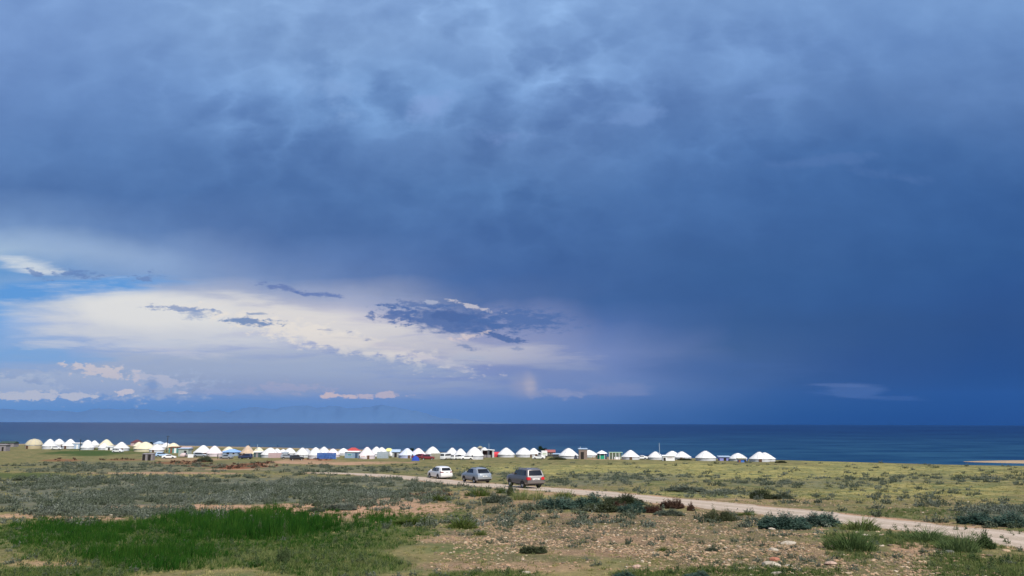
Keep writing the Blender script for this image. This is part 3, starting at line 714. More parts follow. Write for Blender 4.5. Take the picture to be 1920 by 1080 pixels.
# small dark scrub dotted through the gravel and the dry grass
X, Y, Z, z, rd = sample(5200, -200, 2180, 905, 1220)
k = (RNG.random(len(X)) < .5*(1-z['GREEN']*.95)*sst(fbm(X/3.5+7, Y/3.5, 3), .46, .66)) & (rd > 2.7); X, Y, Z = keep(k, X, Y, Z)
scatter('small_scrub', SAGEC, X, Y, Z, RNG.uniform(.3, .8, len(X)), 4, 'small scattered tufts of grey scrub over gravel and dry grass', 'scrub')
# stones
X, Y, Z, z, rd = sample(110000, 400, 2180, 918, 1150)
k = (RNG.random(len(X)) < np.clip(z['GRAVEL']*1.0+z['SOIL']*.3, 0, 1)*(1-.7*z['GREEN'])*(.12+1.1*sst(fbm(X/2.1, Y/2.1, 4), .40, .60))) & (rd > 2.0)
X, Y, Z = keep(k, X, Y, Z); s = .05+.10*RNG.random(len(X))**2.4
scatter('gravel', STONEC, X, Y, Z+s*.08, s, 6, 'loose tan and pink gravel stones strewn over bare ground', 'gravel', tilt=.2)
X, Y, Z, z, rd = sample(900, 1330, 1900, 985, 1120)
k = (RNG.random(len(X)) < .55) & (rd > 2.6); X, Y, Z = keep(k, X, Y, Z); s = .10+.16*RNG.random(len(X))**2.5
scatter('rubble', STONEC, X, Y, Z+s*.05, s, 6, 'larger pale rubble stones in the near right foreground', 'rubble', tilt=.2)

# ------------------------------------------------------------------ single shrubs, grass clumps and boulders (things)
def ppm(Y): return F/Y                    # photo pixels per metre at a forward distance
BUSHC = {}
def bush_proto(kind, i, aspect):
    key = (kind, i, aspect)
    if key not in BUSHC:
        n = int(120*aspect)
        if kind == 'feather':
            me = sprig_mesh(f'{kind}_clump_{len(BUSHC)}', int(n*2.6), .5, .4, 1.05, .014, 0, .5, True, seed=200+len(BUSHC), m_=FOL[kind])
        elif kind in ('green', 'pale', 'lime'):
            me = sprig_mesh(f'{kind}_clump_{len(BUSHC)}', int(n*1.6), .5, .32, 1.05, .022, 0, .45, True, seed=200+len(BUSHC), m_=FOL[kind])
        else:
            me = sprig_mesh(f'{kind}_bush_{len(BUSHC)}', int(n*1.9), .48, .36, 1, .062/aspect**.35, 18, .16, seed=300+len(BUSHC), m_=FOL[kind])
        BUSHC[key] = me
    return BUSHC[key]
def bush(name, kind, cx, base, w, h, label, cat='shrub', group=None, i=0):
    if 1040 < cx < 1570 and kind != 'lime': h *= .84
    x, y, z = at(cx, base); s = 1/ppm(y)
    o = link(name, bush_proto(kind, i, max(1, round(w/h))/1.0)); o.location = (x, y+w*s*.2, z-.02); o.scale = (w*s, w*s*.8, h*s); o.rotation_euler = (0, 0, random.uniform(-.3, .3))
    tag(o, label, cat, group); return o
GS = 'sagebrush clumps along the track'
for a in [
 ('sagebrush', 'bluesage', 1478, 993, 92, 31, 'large dark blue green sagebrush on the near side of the track, its left half', 'shrub', GS, 0),
 ('sagebrush', 'bluesage', 1541, 988, 78, 29, 'dark blue green sagebrush touching the right side of the largest clump', 'shrub', GS, 1),
 ('sagebrush', 'darksage', 1337, 977, 30, 27, 'left one of two upright dark olive shrubs on gravel below the track', 'shrub', GS, 0),
 ('sagebrush', 'darksage', 1364, 978, 32, 24, 'right one of two upright dark olive shrubs on gravel below the track', 'shrub', GS, 1),
 ('sagebrush', 'darksage', 1430, 936, 40, 23, 'round dark olive shrub alone in the dry grass beyond the track', 'shrub', GS, 2),
 ('sagebrush', 'sage', 1466, 936, 48, 13, 'flat grey shrub trailing right of the dark round one beyond the track', 'shrub', GS, 0),
 ('rusty_shrub', 'red', 1296, 958, 14, 18, 'small upright rusty shrub alone beside the near edge of the track', 'shrub', GS, 0),
 ('sagebrush', 'bluesage', 1046, 955, 74, 24, 'blue green sagebrush at the left end of the long row below the track', 'shrub', GS, 2),
 ('sagebrush', 'bluesage', 1104, 954, 62, 28, 'taller blue green sagebrush second from the left in the row below the track', 'shrub', GS, 3),
 ('sagebrush', 'darksage', 1132, 961, 74, 20, 'olive shrub in front of the middle of the row below the track', 'shrub', GS, 3),
 ('rusty_shrub', 'red', 1160, 957, 34, 18, 'dark red shrub in the middle of the row below the track', 'shrub', GS, 1),
 ('sagebrush', 'bluesage', 1188, 962, 50, 22, 'blue green sagebrush between the two red shrubs of the row', 'shrub', GS, 4),
 ('sagebrush', 'darksage', 1172, 947, 76, 20, 'dark olive shrub at the back of the row right beside the track', 'shrub', GS, 4),
 ('rusty_shrub', 'red', 1226, 962, 36, 18, 'dark red shrub near the right end of the row below the track', 'shrub', GS, 2),
 ('rusty_shrub', 'red', 1262, 954, 44, 22, 'brownish red shrub ending the row on the right', 'shrub', GS, 3),
 ('sagebrush', 'sage', 1258, 967, 56, 12, 'low grey green shrub in front of the right end of the row', 'shrub', GS, 1),
 ('sagebrush', 'sage', 932, 943, 56, 15, 'low pale blue sagebrush left of the tall grass behind the last car', 'shrub', GS, 2),
 ('grass_clump', 'lime', 896, 931, 46, 20, 'bright green leafy clump below the silver middle car', 'grass clump', None, 0),
 ('grass_clump', 'lime', 940, 925, 20, 12, 'small bright green clump between the middle and last cars', 'grass clump', None, 1),
 ('tall_grass', 'pale', 976, 938, 34, 28, 'upright olive grass clump right below the last grey car', 'grass clump', None, 0),
 ('tall_grass', 'pale', 1005, 938, 32, 24, 'second upright olive grass clump, right of the first below the last car', 'grass clump', None, 1),
 ('dry_stalks', 'darksage', 957, 930, 12, 24, 'narrow dark brown dried weed standing left of the last car wheels', 'shrub', None, 4),
 ('tall_grass', 'pale', 1057, 934, 32, 20, 'spiky green grass clump at the track edge right of the last car', 'grass clump', None, 2),
 ('sagebrush', 'bluesage', 1840, 984, 66, 19, 'grey blue sagebrush beyond the track at the far right', 'shrub', GS, 5),
 ('sagebrush', 'bluesage', 1900, 988, 78, 24, 'grey blue sagebrush cut by the right edge of the view beyond the track', 'shrub', GS, 6),
 ('sagebrush', 'sage', 1290, 922, 74, 10, 'low rust tinged sage mat beyond the track right of the cars', 'shrub', GS, 3),
 ('sagebrush', 'sage', 634, 957, 62, 12, 'grey green sage mound on the bare pink soil', 'shrub', GS, 4),
 ('sagebrush', 'darksage', 592, 949, 17, 8, 'tiny dark shrub on the bare soil left of the sage mound', 'shrub', GS, 5),
 ('sagebrush', 'sage', 590, 960, 34, 8, 'flat grey shrub on pink soil above the tall green grass', 'shrub', GS, 5),
 ('weed', 'weed', 528, 1057, 24, 34, 'dark grey weed with small leaves in the middle of the green grass', 'weed', None, 0),
 ('weed', 'weed', 483, 1002, 14, 22, 'pale tall weed rising from the darkest green grass', 'weed', None, 1),
 ('weed', 'weed', 532, 1004, 12, 24, 'thin pale weed on the right of the other one in the dark grass', 'weed', None, 2),
 ('grass_clump', 'lime', 900, 1004, 24, 12, 'small bright green tuft alone on the gravel', 'grass clump', None, 2),
 ('grass_clump', 'lime', 1244, 1034, 24, 10, 'small yellow green tuft on gravel right of the pink bare patch', 'grass clump', None, 3),
 ('sagebrush', 'sage', 1336, 1034, 26, 10, 'tiny grey cushion shrub in the middle of the gravel', 'shrub', GS, 6),
 ('sagebrush', 'darksage', 1000, 1038, 50, 14, 'dark thin shrub lying low across the middle gravel', 'shrub', GS, 6),
 ('sagebrush', 'bluesage', 1310, 1088, 50, 18, 'blue grey shrub cut by the bottom edge of the view', 'shrub', GS, 7),
 ('sagebrush', 'bluesage', 1172, 1088, 46, 18, 'left blue grey shrub at the bottom edge of the view', 'shrub', GS, 8),
 ('tall_grass', 'feather', 1604, 1034, 88, 44, 'tall feathery green grass clump on the near right rubble', 'grass clump', None, 0),
 ('tall_grass', 'pale', 1620, 995, 70, 24, 'thin seeded grass standing at the track edge right of the largest sagebrush', 'grass clump', None, 3),
 ('tall_grass', 'feather', 1745, 1018, 90, 28, 'green grass clump beside the track above the bare pink hollow', 'grass clump', None, 1),
 ('tall_grass', 'feather', 1808, 1036, 70, 40, 'tall grey green grass clump at right beside the dark rock', 'grass clump', None, 2),
 ('weed', 'weed', 1852, 1030, 40, 28, 'dark twiggy weed standing in front of the track at far right', 'weed', None, 3),
 ('tall_grass', 'pale', 1545, 975, 30, 12, 'thin pale tuft at the track just behind the largest sagebrush', 'grass clump', None, 4),
 ('tall_grass', 'pale', 1402, 967, 34, 9, 'thin pale grass at the track edge right of the olive shrubs', 'grass clump', None, 5),
 ('grass_clump', 'lime', 770, 985, 70, 16, 'yellow green grass mound right of the dark grass', 'grass clump', None, 4),
 ('grass_clump', 'lime', 866, 992, 56, 22, 'olive grass mound at the left edge of the gravel', 'grass clump', None, 5),
 ('grass_clump', 'lime', 820, 940, 44, 12, 'green mound on the bare soil below the white car', 'grass clump', None, 0),
]: bush(*a)

def rock_mat(name, c):
    m_ = bpy.data.materials.new(name); m_.use_nodes = True; g = G(m_.node_tree); b = g.n['Principled BSDF']; tc = g.new('ShaderNodeTexCoord').outputs['Object']
    n = g.noise(tc, 4, 8, .65, .4); g.put(b.inputs['Base Color'], g.mix(1, (*c, 1), g.ramp(n, [(.3, (.55, .52, .5)), (.55, (1, 1, 1)), (.75, (1.2, 1.18, 1.14))]), 'MULTIPLY'))
    b.inputs['Roughness'].default_value = .92; bp = g.new('ShaderNodeBump'); bp.inputs['Strength'].default_value = .6; bp.inputs['Distance'].default_value = .04
    g.put(bp.inputs['Height'], n); g.put(b.inputs['Normal'], bp.outputs[0]); return m_
RK = {'white': rock_mat('pale_limestone', (.43, .38, .31)), 'red': rock_mat('red_sandstone', (.36, .15, .10)), 'dark': rock_mat('dark_rock', (.10, .11, .09)), 'pink': rock_mat('pink_granite', (.45, .32, .26))}
for i, (k, cx, base, w, h, lb) in enumerate([
 ('white', 1447, 1063, 33, 11, 'long white boulder, the biggest stone in the right foreground'),
 ('white', 1451, 1034, 20, 7, 'flat white stone just above the red rock'),
 ('red', 1454, 1052, 19, 9, 'rounded red rock between the flat white stone and the long white boulder'),
 ('white', 1480, 1021, 26, 7, 'slanting pale slab behind the red rock'),
 ('white', 1481, 1063, 15, 5, 'small white stone right of the long white boulder'),
 ('white', 1412, 1069, 17, 5, 'low pale stone left of the long white boulder'),
 ('white', 1626, 1005, 18, 4, 'thin pale slab lying in the grass at the track edge'),
 ('dark', 1783, 1038, 17, 7, 'dark greenish rock at the rim of the pink hollow'),
 ('white', 1565, 1028, 22, 6, 'pale stone below the grass left of the pink hollow'),
 ('pink', 1195, 1066, 16, 8, 'pinkish stone near the bottom middle gravel'),
 ('white', 946, 979, 12, 5, 'single light stone at the top left of the gravel'),
 ('white', 985, 1077, 22, 6, 'pale stone at the bottom edge below the middle gravel'),
 ('white', 206, 968, 7, 4, 'left one of two white stones on the pink bank'),
 ('white', 228, 970, 9, 4, 'right one of two white stones on the pink bank'),
 ('white', 1448, 994, 14, 5, 'pale stone tucked under the left end of the largest sagebrush'),
 ('white', 1458, 1078, 20, 7, 'pale stone at the bottom edge under the long white boulder'),
 ('pink', 1560, 1060, 20, 8, 'pink broken stone heap in the grass at lower right'),
]):
    x, y, z = at(cx, base); s = 1/ppm(y); me = stone_mesh('boulder', 50+i, RK[k], .75, 3); o = link('boulder', me)
    o.scale = (w*s/1.15, w*s*.7, h*s/.62); o.location = (x, y+.1, z+h*s*.22); o.rotation_euler = (0, random.uniform(-.08, .08), random.uniform(-.25, .25)); tag(o, lb, 'stone', 'single larger stones')

# ------------------------------------------------------------------ cars
GLASS = mat('car_glass', (.012, .014, .02), .08, spec=.6); TYRE = mat('tyre_rubber', (.02, .02, .02), .85); RIM = mat('alloy_rim', (.55, .56, .58), .35, .7)
BLK = mat('black_plastic', (.02, .02, .022), .6); REDL = mat('red_lens', (.55, .012, .015), .15, spec=.6); DRED = mat('dark_red_lens', (.16, .01, .015), .15); CLEARL = mat('clear_lens', (.30, .36, .46), .12, .3)
PLATE = mat('plate_white', (.75, .75, .72), .4); PTXT = mat('plate_dark', (.08, .08, .09), .5); WHT = mat('white_paint', (.80, .81, .83), .28, coat=.6)
SILV = mat('silver_paint', (.33, .365, .41), .32, .35, coat=.6); CHAMP = mat('champagne_paint', (.19, .172, .17), .35, .35, coat=.5); CHROME = mat('chrome', (.7, .7, .7), .15, .9)
def pint(pts, v):
    xs = [p[0] for p in pts]; ys = [p[1] for p in pts]; return np.interp(v, xs, ys)
class Car:
    def __init__(s, L, W, H, sill, roof, rear, front, side):
        s.L, s.W, s.H, s.sill = L, W, H, sill; s.roof, s.rear, s.front, s.side = roof, rear, front, side
    def top(s, a):
        # smoothed roofline
        return sum(pint(s.roof, np.clip(a+d, 0, 1)) for d in (-.02, -.01, 0, .01, .02))/5
    def half(s, a, z):
        plan = 1-.10*np.clip((.12-a)/.12, 0, 1)**2-.13*np.clip((a-.82)/.18, 0, 1)**2
        return s.W/2*plan*pint(s.side, z)
    def xof(s, a, z): return -s.L/2+(pint(s.rear, z))*(1-a)+(s.L+0*z-pint(s.front, z))*a
    def a_of(s, x, z):
        r, f = pint(s.rear, z), s.L-pint(s.front, z); return np.clip((x+s.L/2-r)/(f-r), 0, 1)
    def sec(s, a):
        zt = float(s.top(a)); r = min(.13, (zt-s.sill)*.3); P_ = []
        for t in np.linspace(0, 1, 9): z = s.sill+(zt-r-s.sill)*t; P_.append((float(s.half(a, z)), z))
        w0 = P_[-1][0]
        for t in np.linspace(.2, 1, 5): P_.append((w0-r*1.15*(1-math.cos(t*math.pi/2)), zt-r+r*math.sin(t*math.pi/2)))
        return P_
    def body(s, m_, parent):
        N = 34; rings = []
        for i in range(N):
            a = i/(N-1); a = .5-.5*math.cos(a*math.pi)*.999 if False else a; S = s.sec(a); zt = S[-1][1]; wr = S[-1][0]
            half = [(float(s.xof(a, z)), y, z) for y, z in S]
            tp = [(float(s.xof(a, zt)), wr*k, zt+.035*(1-k*k)) for k in (.66, .33, 0)]
            left = half+tp; ring = left+[(x, -y, z) for x, y, z in left[-2::-1]]
            rings.append(ring)
        n = len(rings[0]); v = [p for r_ in rings for p in r_]; f = []
        for i in range(N-1):
            for k in range(n-1): f.append((i*n+k, (i+1)*n+k, (i+1)*n+k+1, i*n+k+1))
            f.append((i*n+n-1, (i+1)*n+n-1, (i+1)*n, i*n))
        mb = MB(); mb.add(v, f)
        for e, sg in ((0, -1), (N-1, 1)):          # caps
            S = s.sec(0 if e == 0 else 1); rows = [(y, z) for y, z in S]; v2 = []; K = 9
            for y, z in rows:
                for k in range(K):
                    u = -1+2*k/(K-1); v2.append((float(s.xof(0 if e == 0 else 1, z))+sg*.07*(1-u*u), y*u, z+(.035*(1-u*u) if (y, z) == rows[-1] else 0)))
            f2 = [(i*K+k, i*K+k+1, (i+1)*K+k+1, (i+1)*K+k) for i in range(len(rows)-1) for k in range(K-1)]
            mb.add(v2, f2)
        return mb.build('body', m_, parent, True)
    def side_patch(s, name, m_, parent, quad, off=.012, sides=(1, -1)):
        """quad = (x0b, x1b, x0t, x1t, zb, zt)"""
        x0b, x1b, x0t, x1t, zb, zt = quad; out = []
        for sg in sides:
            v = []; nu, nv = 7, 5
            for j in range(nv):
                t = j/(nv-1); z = zb+(zt-zb)*t
                for i in range(nu):
                    u = i/(nu-1); x = (x0b+(x0t-x0b)*t)*(1-u)+(x1b+(x1t-x1b)*t)*u
                    v.append((x, sg*(float(s.half(s.a_of(x, z), z))+off), z))
            f = [(j*nu+i, j*nu+i+1, (j+1)*nu+i+1, (j+1)*nu+i) for j in range(nv-1) for i in range(nu-1)]
            out.append(MB().add(v, f).build(name, m_, parent, True))
        return out
    def rear_patch(s, name, m_, parent, y0b, y1b, y0t, y1t, zb, zt, off=.014, front=False):
        v = []; nu, nv = 9, 4; a = 1 if front else 0; sg = 1 if front else -1
        for j in range(nv):
            t = j/(nv-1); z = zb+(zt-zb)*t
            for i in range(nu):
                u = i/(nu-1); y = (y0b+(y0t-y0b)*t)*(1-u)+(y1b+(y1t-y1b)*t)*u; w = float(s.half(a, z)); k = y/w
                v.append((float(s.xof(a, z))+sg*(.07*(1-min(1, k*k))+off), y, z))
        n = len(v); v += [(x-sg*(off+.03), y, z) for x, y, z in v]
        f = [(j*nu+i, j*nu+i+1, (j+1)*nu+i+1, (j+1)*nu+i) for j in range(nv-1) for i in range(nu-1)]
        edge = [i for i in range(nu)]+[j*nu+nu-1 for j in range(1, nv)]+[(nv-1)*nu+i for i in range(nu-2, -1, -1)]+[j*nu for j in range(nv-2, 0, -1)]
        f += [(edge[i], edge[(i+1) % len(edge)], edge[(i+1) % len(edge)]+n, edge[i]+n) for i in range(len(edge))]
        return MB().add(v, f).build(name, m_, parent, False)
    def wheels(s, parent, xs, r, wd, rimm, arch=True):
        for x in xs:
            for sg in (1, -1):
                yo = s.W/2*.985+.015
                w = MB(); pr = [(r*.6, 0), (r*.94, .0), (r, -.03), (r, -wd+.03), (r*.94, -wd), (.05, -wd)]; nn = 24; v = []; f = []
                for rr, d in pr:
                    for i in range(nn): a = 2*math.pi*i/nn; v.append((x+rr*math.cos(a), sg*(yo+d), r+rr*math.sin(a)))
                f = [(k*nn+i, k*nn+(i+1) % nn, (k+1)*nn+(i+1) % nn, (k+1)*nn+i) for k in range(len(pr)-1) for i in range(nn)]
                wo = w.add(v, f).build('wheel', TYRE, parent, False)
                rm_ = MB(); v = []
                for rr, d in ((r*.62, -.01), (r*.5, -.035), (r*.15, -.02), (.001, -.02)):
                    for i in range(nn): a = 2*math.pi*i/nn; dd = d-(.03 if (rr == r*.5 and i % 4 == 0) else 0); v.append((x+rr*math.cos(a), sg*(yo+dd), r+rr*math.sin(a)))
                rm_.add(v, [(k*nn+i, k*nn+(i+1) % nn, (k+1)*nn+(i+1) % nn, (k+1)*nn+i) for k in range(3) for i in range(nn)]).build('rim', rimm, wo, False)
                if arch:
                    ra = r*1.2; v = [(x, sg*(s.W/2*.99), r)]; n2 = 20
                    for i in range(n2+1): a = math.pi*(-.18+1.36*i/n2); v.append((x+ra*math.cos(a), sg*(s.W/2*.99+.004), max(s.sill-.02, r+ra*math.sin(a)*1.0)))
                    MB().add(v, [(0, i, i+1) for i in range(1, n2+1)]).build('wheel_arch', BLK, parent)
    def underside(s, parent):
        MB().box(-s.L/2+.2, s.L/2-.25, -s.W/2+.22, s.W/2-.22, s.sill-.12, s.sill+.03).build('underbody', BLK, parent)
    def mirrors(s, m_, parent, x, z):
        for sg in (1, -1):
            w = float(s.half(.6, z)); MB().box(x-.05, x+.08, sg*(w+.02) if sg > 0 else sg*(w+.22), sg*(w+.22) if sg > 0 else sg*(w+.02), z, z+.15).build('mirror', m_, parent)

def side_prof(W, H, belt, top): return [(0, .93), (.45, .975), (.75, 1), (belt, .955), (H, top)]
def place_car(root, cx, base, head, ypull=0):
    x, y, z = at(cx, base); root.location = (x, y+ypull, z+.03); root.rotation_euler = (0, 0, head); root.scale = (1.06,)*3

def plate(c, root, z, w=.26, h=.055):
    p = c.rear_patch('number_plate', PLATE, root, -w, w, -w, w, z-h, z+h, .035)
    c.rear_patch('plate_number', PTXT, p, -w*.72, w*.72, -w*.72, w*.72, z-h*.4, z+h*.4, .038)

# white estate at the left
c = Car(4.65, 1.76, 1.58, .24, [(0, 1.44), (.06, 1.53), (.2, 1.58), (.42, 1.57), (.56, 1.36), (.67, 1.03), (.9, .92), (1, .74)],
        [(.2, .10), (.45, .02), (.7, 0), (.92, .05), (1.02, .10), (1.45, .42), (1.6, .48)], [(.2, .1), (.5, 0), (.8, .12), (1.6, .5)], side_prof(1.76, 1.58, .98, .76))
car = empty('white_car', (0, 0, 0)); tag(car, 'white hatchback estate leading the three cars driving away along the dirt track', 'car', 'cars driving along the track')
c.body(WHT, car); c.underside(car)
c.side_patch('side_window', GLASS, car, (-1.05, .88, -.75, .22, .96, 1.42)); c.side_patch('rear_side_window', GLASS, car, (-1.55, -1.12, -1.42, -.86, 1.0, 1.42))
c.rear_patch('rear_window', GLASS, car, -.66, .66, -.56, .56, 1.08, 1.44)
for sg in (1, -1): c.rear_patch('tail_light', DRED, car, sg*.80, sg*.42, sg*.78, sg*.50, .84, .98, .016)
c.side_patch('tail_light', DRED, car, (-2.24, -2.0, -2.19, -1.98, .84, .99), .014)
plate(c, car, .90); c.rear_patch('bumper', WHT, car, -.80, .80, -.82, .82, .34, .66, .05)
c.wheels(car, (-1.35, 1.38), .31, .2, RIM); c.mirrors(WHT, car, .62, .98)
place_car(car, 822, 898.5, R(90+29), 1.6)

# silver crossover in the middle
c = Car(4.7, 1.86, 1.69, .33, [(0, 1.50), (.05, 1.62), (.2, 1.68), (.40, 1.69), (.52, 1.53), (.65, 1.14), (.88, 1.04), (1, .86)],
        [(.3, .14), (.5, .03), (.75, .0), (1.0, .08), (1.1, .16), (1.5, .62), (1.7, .66)], [(.2, .12), (.55, 0), (.9, .12), (1.7, .5)], side_prof(1.86, 1.69, 1.1, .74))
car = empty('silver_car', (0, 0, 0)); tag(car, 'silver blue crossover with sloping rear window, middle of the three cars on the track', 'car', 'cars driving along the track')
c.body(SILV, car); c.underside(car)
c.side_patch('front_side_window', GLASS, car, (.0, .78, .0, .2, 1.1, 1.53)); c.side_patch('rear_side_window', GLASS, car, (-1.12, -.04, -.82, -.04, 1.12, 1.56))
c.rear_patch('rear_window', GLASS, car, -.72, .72, -.60, .60, 1.15, 1.5); c.rear_patch('spoiler', BLK, car, -.62, .62, -.58, .58, 1.515, 1.585, .07)
for sg in (1, -1): c.rear_patch('tail_light', CLEARL, car, sg*.87, sg*.58, sg*.84, sg*.60, .92, 1.10, .016)
c.side_patch('tail_light', CLEARL, car, (-2.28, -1.96, -2.2, -1.9, .94, 1.12), .014)
plate(c, car, .82); c.rear_patch('chrome_strip', CHROME, car, -.32, .32, -.32, .32, .90, .935, .03)
c.rear_patch('bumper', SILV, car, -.87, .87, -.89, .89, .5, .72, .09); c.rear_patch('lower_bumper', BLK, car, -.82, .82, -.85, .85, .34, .48, .05)
c.wheels(car, (-1.38, 1.38), .36, .23, RIM); c.mirrors(SILV, car, .6, 1.12)
for sg in (1, -1): MB().tube((-1.3, sg*.60, 1.73), (.35, sg*.62, 1.73), .02).tube((-1.3, sg*.60, 1.66), (-1.3, sg*.60, 1.73), .02).tube((.35, sg*.62, 1.66), (.35, sg*.62, 1.73), .02).build('roof_rail', BLK, car)
c.side_patch('door_cladding', mat('grey_cladding', (.22, .21, .22), .6), car, (-.95, .95, -.95, .95, .36, .52), .02)
place_car(car, 891, 906.5, R(90+28), 1.7)

# big boxy off-roader nearest
c = Car(4.95, 1.96, 1.9, .42, [(0, 1.80), (.04, 1.86), (.2, 1.9), (.43, 1.88), (.54, 1.64), (.62, 1.28), (.9, 1.2), (1, 1.0)],
        [(.3, .1), (.6, .02), (.9, .0), (1.2, .04), (1.28, .08), (1.8, .30), (1.95, .34)], [(.3, .1), (.7, 0), (1.1, .08), (1.9, .4)], side_prof(1.96, 1.9, 1.24, .80))
car = empty('grey_offroader', (0, 0, 0)); tag(car, 'champagne grey boxy off road wagon with big red tail lights, last of the three cars', 'car', 'cars driving along the track')
c.body(CHAMP, car); c.underside(car)
c.side_patch('front_side_window', GLASS, car, (-.08, .60, -.08, .26, 1.26, 1.73)); c.side_patch('middle_side_window', GLASS, car, (-1.06, -.14, -1.02, -.14, 1.26, 1.75)); c.side_patch('rear_side_window', GLASS, car, (-2.1, -1.14, -1.92, -1.10, 1.27, 1.74))
c.rear_patch('rear_window', GLASS, car, -.76, .76, -.64, .64, 1.27, 1.76)
for sg in (1, -1): c.rear_patch('tail_light', REDL, car, sg*.96, sg*.58, sg*.94, sg*.60, .86, 1.12, .03)
c.side_patch('tail_light', REDL, car, (-2.44, -2.2, -2.42, -2.2, .88, 1.12), .02)
c.rear_patch('tailgate', mat('sunlit_rear_paint', (.44, .42, .42), .3, .2, coat=.6), car, -.74, .74, -.76, .76, 1.05, 1.25, .012)  # lighter copy of the body paint, sunlight on the rear painted in
for sg in (1, -1): c.rear_patch('rear_pillar', mat('sunlit_rear_paint', (.44, .42, .42)), car, sg*.90, sg*.79, sg*.76, sg*.67, 1.16, 1.76, .012)  # same painted sunlight on the rear pillars
c.rear_patch('tailgate_trim', mat('pale_trim', (.62, .6, .6), .4), car, -.40, .40, -.42, .42, .84, 1.02, .02); plate(c, car, .93)
c.rear_patch('bumper', CHAMP, car, -.93, .93, -.95, .95, .52, .74, .14); c.rear_patch('lower_bumper', BLK, car, -.86, .86, -.9, .9, .42, .50, .10)
c.wheels(car, (-1.42, 1.42), .40, .26, RIM); c.mirrors(CHAMP, car, .45, 1.28)
for sg in (1, -1): MB().tube((-1.9, sg*.70, 1.95), (-.1, sg*.72, 1.95), .022).tube((-1.9, sg*.70, 1.86), (-1.9, sg*.70, 1.95), .022).tube((-.1, sg*.72, 1.86), (-.1, sg*.72, 1.95), .022).build('roof_rail', mat('grey_cladding', (.22, .21, .22), .6), car)
c.side_patch('door_cladding', mat('dark_cladding', (.15, .145, .15), .6), car, (-.95, .98, -.95, .98, .44, .68), .02)
place_car(car, 984, 916, R(90+26), 1.7)

# parked cars in the camp
def village_car(kind, paint):
    if kind == 'van':
        c = Car(5.2, 1.9, 2.3, .3, [(0, 2.2), (.05, 2.28), (.3, 2.3), (.68, 2.28), (.78, 2.0), (.88, 1.25), (1, 1.0)], [(.2, .06), (.8, 0), (2.3, .15)], [(.2, .1), (.8, 0), (2.3, .7)], side_prof(1.9, 2.3, 1.35, .9))
        r = empty('van', (0, 0, 0)); c.body(paint, r); c.side_patch('side_window', GLASS, r, (-2.2, 1.5, -2.1, 1.2, 1.35, 1.95)); c.rear_patch('rear_window', GLASS, r, -.72, .72, -.68, .68, 1.35, 2.0)
        c.rear_patch('windscreen', GLASS, r, -.75, .75, -.68, .68, 1.3, 2.0, .02, True); c.wheels(r, (-1.6, 1.6), .34, .22, RIM)
    elif kind == 'suv':
        c = Car(4.6, 1.85, 1.75, .35, [(0, 1.65), (.05, 1.72), (.45, 1.75), (.6, 1.5), (.7, 1.15), (.9, 1.08), (1, .9)], [(.3, .1), (.8, 0), (1.1, .08), (1.7, .4)], [(.3, .1), (.7, 0), (1.75, .4)], side_prof(1.85, 1.75, 1.12, .78))
        r = empty('parked_car', (0, 0, 0)); c.body(paint, r); c.side_patch('side_window', GLASS, r, (-1.85, 1.0, -1.6, .5, 1.14, 1.6)); c.rear_patch('rear_window', GLASS, r, -.7, .7, -.6, .6, 1.15, 1.6)
        c.rear_patch('windscreen', GLASS, r, -.7, .7, -.6, .6, 1.12, 1.6, .02, True); c.wheels(r, (-1.4, 1.4), .36, .22, RIM)
    else:
        c = Car(4.5, 1.76, 1.44, .24, [(0, .98), (.12, 1.02), (.2, 1.15), (.32, 1.42), (.5, 1.44), (.62, 1.25), (.72, .98), (.9, .88), (1, .72)], [(.2, .1), (.6, 0), (1, .06), (1.44, .1)], [(.2, .1), (.5, 0), (1, .1)], side_prof(1.76, 1.44, .95, .72))
        r = empty('parked_car', (0, 0, 0)); c.body(paint, r); c.side_patch('side_window', GLASS, r, (-1.15, 1.0, -.7, .45, .98, 1.34)); c.wheels(r, (-1.35, 1.35), .31, .2, RIM)
    c.underside(r); return r
PAINT = {'white': WHT, 'silver': SILV, 'black': mat('black_paint', (.015, .016, .022), .25, coat=.6), 'navy': mat('navy_paint', (.02, .03, .09), .3, coat=.6), 'red': mat('red_paint', (.20, .02, .03), .3, coat=.6), 'pinkish': mat('pale_pink_paint', (.6, .48, .48), .4), 'skyblue': mat('pale_blue_paint', (.35, .5, .72), .35, coat=.5)}
VC = {}
def vcar(kind, paint, cx, base, head, label):
    if kind not in VC: VC[kind] = r = village_car(kind, PAINT[paint])
    else: r = copy_tree(VC[kind])
    for ch in r.children:
        if ch.name.startswith('body') and ch.data.materials[0] is not PAINT[paint]: ch.data = ch.data.copy(); ch.data.materials[0] = PAINT[paint]
    x, y, z = at_dist(cx, base); r.location = (x, y, z); r.rotation_euler = (0, 0, R(head)); tag(r, label, 'van' if kind == 'van' else 'car', 'vehicles parked in the yurt camp')
